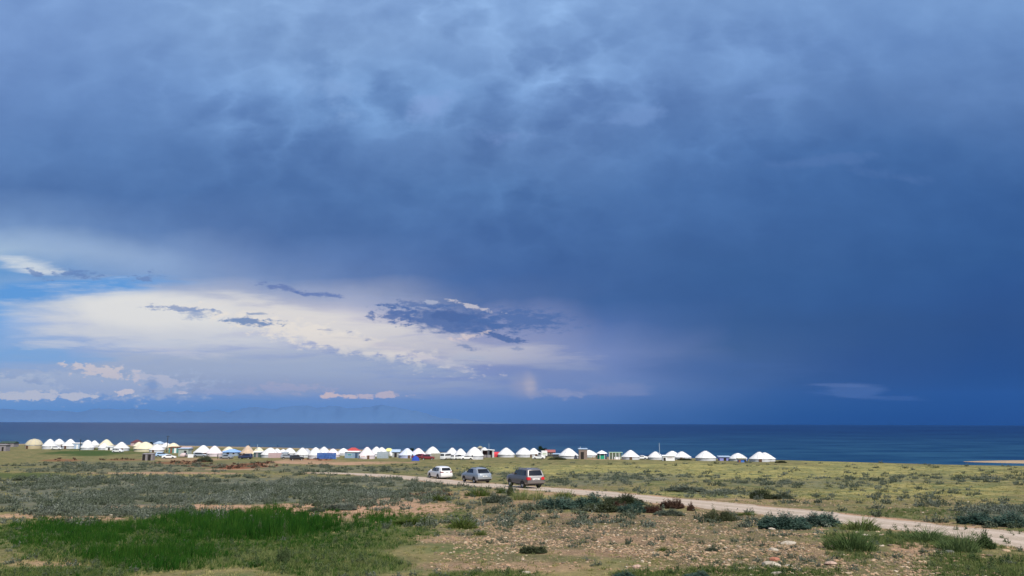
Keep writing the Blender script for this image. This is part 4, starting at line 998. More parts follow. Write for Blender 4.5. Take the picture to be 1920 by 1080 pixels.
CARS = [
 ('suv', 'white', 106, 843.5, 5, 'white car parked in front of the second and third yurts from the left'),
 ('sedan', 'white', 221, 848.5, 175, 'small white car on the grass in front of the end yurt of the left cluster'),
 ('suv', 'skyblue', 304, 857, 25, 'pale blue car standing right of the twin toilets'),
 ('sedan', 'white', 317, 860, 10, 'white saloon parked just in front of the pale blue car'),
 ('sedan', 'pinkish', 345, 857, 95, 'pinkish car beside the grey corrugated hut'),
 ('suv', 'silver', 375, 857.5, 10, 'silver blue car in front of the white yurt right of the grey hut'),
 ('sedan', 'silver', 424, 860.5, 175, 'silver car in front of the blue roofed building'),
 ('suv', 'navy', 460, 860.5, 178, 'dark navy car in front of the tan yurt'),
 ('suv', 'silver', 539, 860.5, 20, 'grey car at the left of two dark cars beside the pink wall'),
 ('suv', 'black', 556, 863, 25, 'black car parked near the blue patterned awning'),
 ('suv', 'red', 784, 860.5, 170, 'dark red car behind the bright blue tarpaulin'),
 ('suv', 'red', 802, 862, 5, 'dark red car beside the olive fence'),
 ('van', 'white', 836, 862, 66, 'tall white van with dark rear windows in the middle of the camp'),
 ('suv', 'white', 855, 862.3, 60, 'white car just right of the tall white van'),
 ('sedan', 'white', 874, 862, 20, 'white saloon between the white car and the standing person'),
 ('sedan', 'white', 1010, 861, 178, 'white car in front of the box truck near the dark tree'),
 ('sedan', 'white', 1202, 861.5, 178, 'white car at the right side of the yurt past the green kiosk'),
 ('sedan', 'black', 1214, 861.5, 172, 'black car between the two white yurts right of the green kiosk'),
]
for c_ in CARS: vcar(*c_)

# ------------------------------------------------------------------ yurts
def felt(name, c, var=.16):
    m_ = bpy.data.materials.new(name); m_.use_nodes = True; g = G(m_.node_tree); b = g.n['Principled BSDF']; tc = g.new('ShaderNodeTexCoord').outputs['Object']
    n = g.noise(tc, 3.5, 5, .6); g.put(b.inputs['Base Color'], g.mix(1, (*c, 1), g.ramp(n, [(.3, (1-var,)*3), (.7, (1, 1, 1))]), 'MULTIPLY'))
    b.inputs['Roughness'].default_value = .85; b.inputs['Specular IOR Level'].default_value = .2; return m_
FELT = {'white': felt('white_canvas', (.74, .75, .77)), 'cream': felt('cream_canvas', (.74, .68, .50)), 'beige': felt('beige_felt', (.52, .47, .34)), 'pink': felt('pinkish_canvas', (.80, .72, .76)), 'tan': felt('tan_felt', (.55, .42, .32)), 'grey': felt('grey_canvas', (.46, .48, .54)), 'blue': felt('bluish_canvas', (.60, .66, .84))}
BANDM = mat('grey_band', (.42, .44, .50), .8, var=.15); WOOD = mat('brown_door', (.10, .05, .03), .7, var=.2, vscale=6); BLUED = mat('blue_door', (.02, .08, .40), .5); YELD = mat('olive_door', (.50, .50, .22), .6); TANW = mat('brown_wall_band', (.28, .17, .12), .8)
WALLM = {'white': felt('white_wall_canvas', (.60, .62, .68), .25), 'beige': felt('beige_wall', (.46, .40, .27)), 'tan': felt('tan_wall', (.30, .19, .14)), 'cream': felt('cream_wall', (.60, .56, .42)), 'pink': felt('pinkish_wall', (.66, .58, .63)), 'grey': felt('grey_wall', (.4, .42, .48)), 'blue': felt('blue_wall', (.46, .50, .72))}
YP = {}
def yurt_proto(dome, var):
    key = (dome, var)
    r = empty('yurt', (0, 0, 0)); wallh = .46 if dome else .36
    if dome: prof = [(1.03, wallh-.03), (1.02, wallh+.04), (.92, .64), (.78, .82), (.6, .96), (.38, 1.06), (.18, 1.10), (.0, 1.11)]
    elif var == 0: prof = [(1.05, wallh-.03), (1.0, wallh+.03), (.86, .50), (.68, .66), (.50, .82), (.33, .97), (.22, 1.05), (.12, 1.10), (0, 1.11)]
    elif var == 1: prof = [(1.05, wallh-.04), (1.0, wallh+.04), (.84, .54), (.66, .71), (.48, .87), (.33, .99), (.21, 1.06), (.1, 1.10), (0, 1.11)]
    else: prof = [(1.04, wallh-.02), (1.0, wallh+.05), (.88, .53), (.72, .70), (.52, .88), (.32, 1.02), (.2, 1.08), (0, 1.11)]
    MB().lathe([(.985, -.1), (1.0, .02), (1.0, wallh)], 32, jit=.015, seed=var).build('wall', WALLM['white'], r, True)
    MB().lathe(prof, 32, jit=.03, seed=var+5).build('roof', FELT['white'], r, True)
    MB().lathe([(1.015, wallh-.09), (1.025, wallh-.06), (1.015, wallh-.03)], 32, jit=.0, seed=1)
    rb_ = MB().lathe([(1.015, wallh-.09), (1.025, wallh-.06), (1.015, wallh-.03)], 32)
    for i in range(10):
        a_ = i*math.pi/5+.2; pp = [(q_[0]*1.01*math.cos(a_), q_[0]*1.01*math.sin(a_), q_[1]+.012) for q_ in prof[1:-2]]
        for p0_, p1_ in zip(pp[:-1], pp[1:]): rb_.tube(p0_, p1_, .013, 4)
    rb_.build('rope_band', BANDM, r)
    a = (.0, 2.5, 1.2)[var % 3]-1.4; d = MB().box(.97, 1.05, -.14, .14, -.05, .36).build('door', WOOD, r); d.rotation_euler = (0, 0, a)
    MB().lathe([(.2, 1.03), (.19, 1.09), (.12, 1.125), (0, 1.135)], 12, jit=.1, seed=var).build('crown_cover', FELT['white'], r, True)
    return r
Ys = [
 (57.5, 824, 29, 841.5, 'beige', 'beige domed yurt alone at the far left end of the camp'),
 (88, 824.5, 24, 842, 'white', 'white yurt right of the beige dome, with the white car on its right side'),
 (106, 824, 22, 838, 'white', 'white yurt half hidden behind the second yurt from the left'),
 (126, 824.5, 26, 841.5, 'white', 'white yurt adjoining the pale box cabin at the left'),
 (160, 826, 22, 838, 'white', 'white yurt behind the low one just right of the left dark pole'),
 (160, 830.5, 24, 843.5, 'white', 'low front white yurt just right of the left dark pole'),
 (173, 827, 20, 839, 'white', 'white yurt seen between the low pole yurt and the tall pointed one'),
 (194.5, 825, 25, 840, 'cream', 'tall pointed pale yurt in the back of the left cluster'),
 (191, 832, 19, 843.5, 'white', 'small low white yurt in front of the tall pointed one'),
 (222.5, 830, 28, 845.5, 'white', 'white yurt ending the left cluster on its right side'),
 (257, 829.5, 20, 840, 'cream', 'cream yurt behind the big cream one, next to the dark red roof'),
 (266, 830, 38, 847, 'cream', 'wide cream yurt, the broadest in the left half of the camp'),
 (290, 834, 26, 848, 'white', 'low white yurt overlapping the right side of the wide cream yurt'),
 (308, 831, 24, 842, 'white', 'white yurt just left of the tall dark pole'),
 (321, 831.5, 26, 843, 'cream', 'cream yurt just right of the tall dark pole'),
 (376, 836.5, 34, 855, 'white', 'big white yurt right of the grey corrugated hut'),
 (398, 837.5, 29, 856, 'pink', 'pinkish white yurt left of the blue roofed building'),
 (426, 838.5, 22, 850, 'cream', 'pale yurt top showing over the blue roofed building'),
 (461, 837, 26, 856, 'tan', 'tan yurt with a brown wall, the darkest of the camp'),
 (482, 840, 26, 856, 'cream', 'cream yurt right of the tan one behind the dark shed'),
 (503, 841, 33, 858, 'white', 'white yurt left of the long pinkish wall'),
 (517, 842, 22, 853, 'white', 'white yurt rising behind the left end of the pinkish wall'),
 (529, 843, 18, 852, 'white', 'smallest yurt top peeping over the middle of the pinkish wall'),
 (541, 841, 24, 854, 'white', 'white yurt above the grey car beside the pinkish wall'),
 (564, 841, 28, 858, 'white', 'white yurt directly above the black car'),
 (573, 842, 20, 854, 'grey', 'grey yurt half hidden at the right of the one above the black car'),
 (589, 840.5, 27, 860, 'white', 'white yurt with an olive door left of the blue patterned awning'),
 (605, 839, 26, 854, 'white', 'tall white yurt behind the left part of the blue patterned awning'),
 (622, 842.5, 26, 857, 'pink', 'pale yurt behind the right part of the blue patterned awning'),
 (642, 841.5, 24, 854, 'white', 'white yurt between the blue awning and the red roofed canopy'),
 (686, 840, 30, 860.5, 'pink', 'pink tinted yurt with a red sign on its wall, left of the steel fence'),
 (704, 839, 26, 856, 'white', 'white yurt rising behind the left end of the steel fence'),
 (714, 840, 24, 855, 'white', 'white yurt rising behind the right end of the steel fence'),
 (762, 842, 32, 859, 'blue', 'bluish white yurt with a violet wall band'),
 (783, 842, 30, 858.5, 'pink', 'pinkish yurt above the bright blue tarpaulin'),
 (810, 839, 29, 857, 'white', 'tall white yurt behind the olive fence and dark red car'),
 (847, 841, 26, 857, 'white', 'white yurt behind the tall white van'),
 (863, 842.5, 24, 858, 'white', 'white yurt behind the white car right of the van'),
 (889, 840, 34, 861.5, 'white', 'large white yurt behind the standing person'),
 (908, 840, 22, 855, 'white', 'white yurt top behind the open shelter'),
 (949, 841, 31, 857.5, 'white', 'free standing white yurt right of the red tent'),
 (982.5, 841, 31, 857.5, 'white', 'left one of the two overlapping yurts beside the dark tree'),
 (1001, 841.5, 27, 856, 'white', 'right one of the two overlapping yurts beside the dark tree'),
 (1067, 842, 36, 860, 'white', 'large white yurt left of the brick hut'),
 (1105, 845, 33, 857.5, 'white', 'white yurt half hidden behind the brick hut'),
 (1184, 845.5, 33, 862, 'white', 'white yurt right of the green kiosk'),
 (1231, 848, 29, 862, 'white', 'white yurt left of the thin pale mast'),
 (1263, 847, 32, 861.5, 'white', 'left one of the pair of yurts right of the thin pale mast'),
 (1281, 848, 34, 862, 'white', 'right one of the pair of yurts right of the thin pale mast'),
 (1326, 847, 37, 864, 'white', 'free standing white yurt left of the low blue shed'),
 (1387, 851, 33, 864.5, 'white', 'white yurt with a blue porch right of the low blue shed'),
 (1428, 849, 37, 866, 'white', 'left one of the last two yurts at the right end of the camp'),
 (1438, 850, 38, 865, 'white', 'last yurt at the right end of the camp'),
]
YPR = [yurt_proto(False, 0), yurt_proto(False, 1), yurt_proto(False, 2), yurt_proto(True, 0)]; used = [0]*4
for i, (cx, ay, w, by, tone, lb) in enumerate(Ys):
    p = 3 if i == 0 else i % 3
    r = YPR[p] if not used[p] else copy_tree(YPR[p]); used[p] = 1
    x, y, z = at_dist(cx, by); s = y/F; rad_ = w*s/2/1.02; hh = (by-ay+.1)*s
    r.location = (x, y+rad_*.6, z); r.scale = (rad_, rad_, hh/1.11)
    r.rotation_euler = (0, 0, 0 if cx in (589,) else random.uniform(-.5, .5)); tag(r, lb, 'yurt', 'yurts of the lakeside camp')
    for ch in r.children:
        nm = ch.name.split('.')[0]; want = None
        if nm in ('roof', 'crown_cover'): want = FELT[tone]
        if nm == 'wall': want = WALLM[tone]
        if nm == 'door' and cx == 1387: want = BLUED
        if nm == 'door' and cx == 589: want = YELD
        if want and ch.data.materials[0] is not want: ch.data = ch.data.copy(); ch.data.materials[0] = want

# ------------------------------------------------------------------ other buildings and objects of the camp
def M_(n, c, var=.15): return mat(n, c, .8, var=var, vscale=2)
def vplace(name, cx, by, wpx, hpx, label, cat, dep=3., rz=0):
    x, y, z = at_dist(cx, by); s = y/F; r = empty(name, (x, y+dep/2, z), rz); tag(r, label, cat); return r, wpx*s, hpx*s
def hut(name, cx, by, wpx, hpx, label, cat, wall, roof, dep=3., kind='flat', door=None, win=None, over=.25, rz=0, roofh=.25):
    r, w, h = vplace(name, cx, by, wpx, hpx, label, cat, dep, rz); W2 = w/2; D2 = dep/2
    hw = h-roofh
    MB().box(-W2, W2, -D2, D2, -.15, hw).build('wall', wall, r)
    if kind == 'flat':
        b = MB(); b.add([(-W2-over, -D2-over, hw+.002), (W2+over, -D2-over, hw+.002), (W2+over, D2+over, hw+.002), (-W2-over, D2+over, hw+.002), (-W2-over, -D2-over, h-.08), (W2+over, -D2-over, h-.08), (W2+over, D2+over, h+.1), (-W2-over, D2+over, h+.1)],
                       [(0, 3, 2, 1), (4, 5, 6, 7), (0, 1, 5, 4), (1, 2, 6, 5), (2, 3, 7, 6), (3, 0, 4, 7)]); b.build('roof', roof, r)
    elif kind == 'gable':
        e = over; z0 = hw+.002
        MB().add([(-W2-e, -D2-e, z0), (W2+e, -D2-e, z0), (W2+e, D2+e, z0), (-W2-e, D2+e, z0), (-W2-e, 0, h), (W2+e, 0, h)], [(0, 3, 2, 1), (0, 1, 5, 4), (2, 3, 4, 5), (0, 4, 3), (1, 2, 5)]).build('roof', roof, r)
    elif kind == 'hip':
        e = over; z0 = hw+.002
        MB().add([(-W2-e, -D2-e, z0), (W2+e, -D2-e, z0), (W2+e, D2+e, z0), (-W2-e, D2+e, z0), (-W2*.3, 0, h), (W2*.3, 0, h)], [(0, 3, 2, 1), (0, 1, 5, 4), (2, 3, 4, 5), (0, 4, 3), (1, 2, 5)]).build('roof', roof, r)
    for (dx, dw, dh, m2) in (door or []):
        d = MB().box(dx*W2-dw/2, dx*W2+dw/2, -D2-.05, -D2+.02, 0, dh).build('door', m2, r)
        MB().box(dx*W2+dw/2-.12, dx*W2+dw/2-.06, -D2-.09, -D2-.05, dh*.48, dh*.54).build('handle', CHROME, d)
    for (dx, dw, z0, z1, m2) in (win or []):
        f_ = MB().box(dx*W2-dw/2, dx*W2+dw/2, -D2-.04, -D2+.02, z0, z1).build('window', M_('white_frame', (.7, .7, .7)), r)
        MB().box(dx*W2-dw/2+.07, dx*W2+dw/2-.07, -D2-.05, -D2-.04, z0+.07, z1-.07).build('pane', m2, f_)
    return r
gry = M_('weathered_grey', (.24, .22, .24)); drk = M_('dark_opening', (.015, .012, .012)); corr = M_('corrugated_steel', (.30, .36, .42)); olv = M_('olive_boards', (.30, .29, .22)); brk = M_('brown_brick', (.22, .17, .155)); blu = M_('blue_sheet', (.05, .16, .50)); lbl = M_('pale_blue_sheet', (.35, .46, .62)); redr = M_('red_roof', (.42, .06, .06)); dredr = M_('dark_red_roof', (.10, .035, .045)); pinkw = M_('pinkish_plaster', (.46, .34, .36)); wht = M_('white_sheet', (.8, .81, .84), .06); grn = M_('green_panel', (.01, .30, .18)); teal = M_('teal_panel', (.10, .28, .27)); lgrn = M_('pale_green_sheet', (.45, .55, .42)); yel = M_('yellow_roof', (.62, .62, .25)); rust = M_('rusty_brown', (.22, .09, .05)); dgrn = M_('dark_green_roof', (.03, .06, .045)); vio = M_('violet_sheet', (.25, .26, .60))
hut('low_shed', 12, 838, 26, 10, 'long low dark roofed shed at the left edge of the view', 'shed', gry, dgrn, 4, 'gable', door=[(.3, .9, 1.7, drk)], roofh=.9)
hut('stone_hut', 3, 846, 14, 12, 'grey hut cut by the left edge of the view', 'hut', gry, gry, 3, 'flat', door=[(.2, .8, 1.8, drk)])
hut('cabin', 140, 841.5, 17, 10.5, 'pale blue box cabin between the left yurts and the left dark pole', 'cabin', lbl, wht, 2.5, 'flat', door=[(.5, .8, 1.9, wht)], win=[(-.3, .9, 1., 1.7, GLASS)])
hut('porch_link', 204, 844, 13, 7, 'low white canvas porch between the small low yurt and the end yurt', 'porch', wht, wht, 2, 'flat', door=[(0, .9, 1.1, drk)])
hut('house', 253, 836, 16, 11, 'house with a dark red roof behind the cream yurts', 'house', pinkw, dredr, 4, 'hip', roofh=1.6, door=[(0, .9, 1.2, drk)])
hut('house', 295, 838, 15, 10, 'white house with a pale blue roof behind the low white yurt', 'house', wht, lbl, 4, 'hip', roofh=1.2, win=[(-.3, .8, .5, 1.1, GLASS)])
hut('porch_shed', 324, 849.5, 16, 11, 'teal walled shed under the brown awning', 'shed', teal, rust, 3, 'flat', door=[(-.4, .9, 2, rust), (.5, .9, 2, wht)])
hut('awning_house', 344, 846, 22, 8, 'low pinkish roofed building behind the grey corrugated hut', 'house', olv, pinkw, 4, 'gable', roofh=.8, door=[(0, .9, 1, drk)])
hut('corrugated_hut', 343, 856, 18, 15, 'grey green corrugated hut right of the tall dark pole', 'hut', M_('grey_green_sheet', (.33, .38, .36)), lbl, 3, 'flat', door=[(.4, .9, 2.1, drk)])
for k_, (cx_2, lb) in enumerate([(270.5, 'left one of the twin weathered grey toilets in the grass'), (281, 'right one of the twin weathered grey toilets in the grass')]):
    hut('toilet', cx_2, 863.5, 9, 12.5, lb, 'toilet', gry, gry, 1.6, 'flat', door=[(-.3, .9, 1.95, drk)], over=.05)
hut('blue_roofed_building', 430, 855, 30, 12, 'grey building with a pale blue hipped roof', 'building', M_('blue_grey_wall', (.25, .32, .42)), M_('sky_blue_roof', (.22, .38, .72)), 5, 'hip', roofh=1.1, door=[(-.2, 1, 1.5, drk)], win=[(.5, 1, .6, 1.2, GLASS)])
hut('dark_shed', 481.5, 857.5, 12, 10, 'small dark teal shed under the thin pole right of the tan yurt', 'shed', M_('dark_teal_wall', (.05, .09, .10)), wht, 2, 'flat', door=[(0, .8, 1.7, gry)])
hut('side_shed', 532, 858, 9, 9, 'small grey shed at the right end of the pinkish wall', 'shed', gry, corr, 2, 'flat', door=[(0, .8, 1.6, pinkw)])
hut('grey_blue_building', 659, 859, 25, 12, 'grey blue building under the white capped canopy', 'building', M_('slate_blue_wall', (.22, .32, .45)), wht, 3, 'flat', door=[(.7, .9, 1.9, M_('navy_door', (.04, .08, .16)))], win=[(-.3, 1.6, .8, 1.6, M_('teal_pane', (.08, .25, .3)))])
hut('red_canopy', 661, 850, 24, 10, 'red roofed canopy with a white cap behind the grey blue building', 'canopy', pinkw, redr, 3, 'hip', roofh=1.3)
hut('bluish_roof_shed', 741.5, 857.5, 14, 14, 'grey shed with a bluish roof between the white tank and the bluish yurt', 'shed', M_('grey_plank', (.32, .34, .34)), lbl, 3, 'gable', roofh=.9, door=[(0, .9, 1.6, drk)])
hut('yellow_house', 728, 852, 18, 11, 'yellow green roofed house behind the white tank', 'house', olv, yel, 3, 'hip', roofh=1.2)
hut('lookout_hut', 900, 852, 9, 15, 'raised grey hut with a thatched top behind the large yurt', 'hut', gry, olv, 2, 'hip', roofh=.7)
hut('red_tent', 932, 857, 11, 9, 'bright red canvas tent between the shelter and the free standing yurt', 'tent', M_('red_canvas', (.55, .04, .06)), M_('red_canvas', (.55, .04, .06)), 2, 'gable', roofh=.9, over=.02)
hut('red_roofed_house', 1032, 856, 17, 12, 'house with a dull red roof right of the dark tree', 'house', M_('dark_wall', (.05, .055, .06)), M_('dull_red_roof', (.30, .10, .10)), 4, 'gable', roofh=.9, win=[(-.4, .9, .7, 1.2, GLASS), (.4, .9, .7, 1.2, GLASS)])
hut('low_blue_shed', 1045, 858, 14, 7, 'low bluish shed between the red roofed house and the large yurt', 'shed', M_('dark_wall', (.05, .055, .06)), lbl, 2, 'flat')
b_ = hut('brick_hut', 1093.5, 861, 15, 19, 'brown brick hut with a pale flat roof and a dark door', 'hut', brk, lbl, 2.5, 'flat', door=[(-.2, 1.1, 2.5, drk)], over=.2)
MB().tube((-.9, 0, 3.1), (-.9, 0, 4.4), .09, 6, .03).build('finial', wht, b_)
hut('low_blue_shed', 1359.5, 864, 19, 8, 'low blue shed with a pale roof between the two right yurts', 'shed', vio, lbl, 2.5, 'flat', over=.3, door=[(.0, .9, .9, drk)])
hut('banner_shed', 1254, 864, 22, 9.5, 'low white stall with a red striped banner before the pair of yurts', 'stall', wht, wht, 1.6, 'flat', door=[(-.7, .8, 1, drk)], win=[(.2, 1.8, .85, 1.15, pinkw)])
hut('blue_porch', 1392, 867, 14, 7, 'blue and brown porch of the yurt right of the low blue shed', 'porch', blu, olv, 1.2, 'flat', door=[(-.7, .7, .8, rust), (.75, .5, .8, drk)])
hut('box_truck_shed', 1124 - 100, 860, 1, 1, 'tiny white post box beside the box truck', 'box', wht, wht, .5, 'flat') if False else None
def fence(name, x0, x1, by, hpx, label, m2, n=6, capm=None):
    xa, ya, za = at_dist(x0, by); xb, yb, zb = at_dist(x1, by); h = hpx*ya/F; d = Vector((xb-xa, yb-ya, 0)); L = d.length
    r = empty(name, (xa, ya, za), math.atan2(d.y, d.x)); tag(r, label, 'fence')
    b = MB(); k = max(8, int(L/.3))
    for i in range(k): b.box(L*i/k+.01, L*(i+1)/k-.01, -.02-(i % 2)*.03, .02, -.1, h)
    b.build('panel', m2, r)
    for i in range(n+1): MB().box(L*i/n-.05, L*i/n+.05, .021, .12, -.1, h+.08).build('post', capm or m2, r)
fence('wall_fence', 503, 528, 858.5, 9, 'long pinkish boarded wall in front of the white yurts', pinkw, 5)
fence('steel_fence', 707, 728, 859.5, 12, 'blue grey corrugated steel fence right of the pink tinted yurt', corr, 4)
fence('olive_fence', 809, 826, 861.5, 11, 'olive board fence left of the tall white van', olv, 4)
fence('blue_awning', 594, 630, 860.5, 11, 'deep blue patterned awning wall in the middle left of the camp', M_('blue_pattern', (.03, .10, .34), .6), 6, wht)
fence('hedge_fence', 352, 362, 858, 6, 'short pale fence at the left foot of the big white yurt', wht, 3)

def canopy():
    r, w, h = vplace('open_shelter', 915, 858, 22, 15.5, 'open fronted shelter with a sloping pale roof and a dark inside', 'shelter', 3); W2 = w/2
    MB().box(-W2+.1, W2-.1, 1.2, 1.3, 0, h-.6).build('back_wall', M_('maroon_wall', (.06, .02, .02)), r)
    MB().add([(-W2-.2, -1.6, h-.1), (W2+.2, -1.6, h-.6), (W2+.2, 1.6, h-.6), (-W2-.2, 1.6, h-.1), (-W2-.2, -1.6, h+.1), (W2+.2, -1.6, h-.4), (W2+.2, 1.6, h-.4), (-W2-.2, 1.6, h+.1)], [(0, 3, 2, 1), (4, 5, 6, 7), (0, 1, 5, 4), (1, 2, 6, 5), (2, 3, 7, 6), (3, 0, 4, 7)]).build('roof', wht, r)
    for x in (-W2, -W2*.1, W2*.7): MB().box(x-.07, x+.07, -1.5, -1.36, -.1, h-.45).build('post', gry, r)
    MB().box(W2*.74, W2, -1.4, 1.15, -.1, h-.7).build('side_wall', M_('pale_plank', (.55, .55, .56)), r); MB().box(-W2+.25, W2*.6, -.6, .0, 0, .95).build('counter', gry, r)
canopy()
def gazebo():
    r, w, h = vplace('gazebo', 1129.5, 861, 18, 15.5, 'six sided gazebo with a white peaked roof and green panels', 'gazebo', 3)
    R_ = w/2; pr = [(R_*1.2, h*.64), (R_*.6, h*.86), (.05, h)]; MB().lathe(pr, 6).build('roof', wht, r)
    for i in range(6):
        a = math.pi/3*i; x, y = R_*.95*math.cos(a), R_*.95*math.sin(a); MB().tube((x, y, -.1), (x, y, h*.66), .08, 6).build('post', wht, r)
        a2 = a+math.pi/3; x2, y2 = R_*.95*math.cos(a2), R_*.95*math.sin(a2); dx, dy = (x2-x), (y2-y); nx_, ny_ = -dy*.01, dx*.01
        x, y, x2, y2 = x+dx*.06, y+dy*.06, x2-dx*.06, y2-dy*.06
        hh = h*(.42 if i in (3, 4) else .58); m2 = (vio, vio, lbl, grn, grn, M_('navy_door', (.04, .08, .16)))[i]
        MB().add([(x, y, 0), (x2, y2, 0), (x2, y2, hh), (x, y, hh), (x+nx_, y+ny_, 0), (x2+nx_, y2+ny_, 0), (x2+nx_, y2+ny_, hh), (x+nx_, y+ny_, hh)], [(0, 1, 2, 3), (7, 6, 5, 4), (0, 4, 5, 1), (3, 2, 6, 7), (0, 3, 7, 4), (1, 5, 6, 2)]).build('panel', m2, r)
gazebo()
def kiosk():
    r, w, h = vplace('green_kiosk', 1155, 861.5, 25, 13.5, 'pale green kiosk on white posts between the gazebo and a yurt', 'kiosk', 3); W2 = w/2
    MB().box(-W2+.4, W2-.3, .2, 1.2, 0, h-.35).build('back_wall', lgrn, r); MB().box(-W2, W2, -1.4, 1.4, h-.3, h-.12).build('roof', M_('pale_green_roof', (.35, .5, .38)), r)
    for i in range(5): x = -W2+.08+(w-.16)*i/4; MB().box(x-.08, x+.08, -1.35, -1.2, -.1, h-.302).build('post', wht if i < 4 else teal, r)
    MB().box(-W2*.2, W2*.6, -1.1, -.5, 0, .8).build('counter', wht, r)
kiosk()
def truck():
    r, w, h = vplace('box_truck', 1017.5, 859, 17, 13, 'white box truck parked beside the dark tree', 'truck', 2.2)
    MB().box(-w*.12, w/2, -1.05, 1.05, .8, h).build('cargo_box', wht, r); cb = MB().box(-w/2, -w*.16, -1., 1., .5, h*.78).build('cab', wht, r)
    MB().box(-w/2+.1, -w*.2, -1.03, -1.0, h*.45, h*.72).build('window', GLASS, cb); MB().box(-w*.45, w*.48, -.8, .8, .5, .797).build('chassis', BLK, r)
    for x in (-w*.36, w*.3):
        for sg in (-1, 1): wo = MB().tube((x, sg*.85, .45), (x, sg*1.08, .45), .45, 16).build('wheel', TYRE, r); MB().tube((x, sg*1.08, .45), (x, sg*1.1, .45), .22, 12).build('rim', RIM, wo)
    MB().box(w*.0, w*.42, -1.07, -1.052, h*.5, h*.7).build('side_panel', lgrn, r)
truck()
def pole(name, cx, by, top, m2, rpx, label, arms=False):
    x, y, z = at_dist(cx, by); s = y/F; h = (by-top)*s
    b = MB().tube((0, 0, -.3), (0, 0, h), rpx*s/2, 8, rpx*s*.4)
    if arms: b.tube((-.8, 0, h-.4), (.8, 0, h-.4), .06, 6)
    o = b.build(name, m2); o.location = (x, y, z); tag(o, label, 'pole' if 'mast' not in label else 'mast')
dkw = M_('tarred_wood', (.025, .03, .04)); stl = M_('painted_steel', (.35, .42, .52))
pole('utility_pole', 149.5, 845, 824.5, dkw, 1.5, 'dark pole in the left cluster of yurts', True)
pole('utility_pole', 312.5, 848, 818, dkw, 1.4, 'tall dark pole standing among the left yurts', True)
pole('thin_pole', 481.5, 856, 834, stl, .9, 'thin grey pole at the dark shed right of the tan yurt')
pole('mast', 1237, 862, 832, stl, 1.2, 'thin pale mast between the right hand yurts')
pole('mast', 916.5, 858, 832, stl, .7, 'thin grey mast rising behind the open shelter')
def tank():
    x, y, z = at_dist(733, 857.5); s = y/F; r = empty('water_tank', (x, y+.8, z)); tag(r, 'white round water tank between the steel fence and a grey shed', 'tank')
    MB().lathe([(0, .35), (.75, .35), (.8, .5), (.8, 1.9), (.6, 2.05), (.15, 2.1), (.12, 2.2), (0, 2.2)], 20).build('barrel', wht, r, True)
    for a in range(4): MB().tube((.5*math.cos(a*1.57), .5*math.sin(a*1.57), -.05), (.5*math.cos(a*1.57), .5*math.sin(a*1.57), .36), .07, 6).build('leg', BLK, r)
tank()
def tarp():
    x, y, z = at_dist(778.5, 864); s = y/F; w = 13*s; h = 8.5*s; b = MB(); nu, nv = 12, 8; v = []
    for j in range(nv):
        for i in range(nu):
            u, t = i/(nu-1), j/(nv-1); k = math.sin(math.pi*u)**.45*math.sin(math.pi*t)**.45; v.append(((u-.5)*w*1.05, (t-.5)*2.2, h*k*(.85+.25*random.random())))
    o = b.add(v, [(j*nu+i, j*nu+i+1, (j+1)*nu+i+1, (j+1)*nu+i) for j in range(nv-1) for i in range(nu-1)]).build('tarpaulin', M_('bright_blue_tarp', (.008, .05, .36)), None, True); o.location = (x, y+1, z); tag(o, 'bright blue tarpaulin covered heap in front of the dark red cars', 'tarpaulin')
tarp()
def sign():
    x, y, z = at_dist(681, 863.5); r = empty('sign_board', (x, y-.2, z), 0); tag(r, 'pinkish sign board with faded red marks on the pink tinted yurt', 'sign')
    MB().box(-1.0, 1.0, -.03, .03, 1.0, 1.6).build('board', wht, r); b = MB()
    for i, (a, w_) in enumerate([(-.7, .28), (-.3, .2), (0, .3), (.4, .22)]): b.box(a, a+w_, -.04, -.031, 1.2+.03*(i % 2), 1.42)
    b.build('red_marks', M_('faded_red', (.5, .12, .16)), r)
sign()
def table():
    x, y, z = at_dist(1115, 860.5); r = empty('wooden_table', (x, y, z), 0); tag(r, 'small orange brown wooden table at the foot of the yurt behind the brick hut', 'table')
    MB().box(-.9, .9, -.4, .4, .7, .78).build('table_top', M_('orange_wood', (.38, .20, .10)), r)
    for a in (-.8, .8):
        for b in (-.32, .32): MB().box(a-.04, a+.04, b-.04, b+.04, 0, .698).build('leg', M_('orange_wood', (.38, .20, .10)), r)
table()

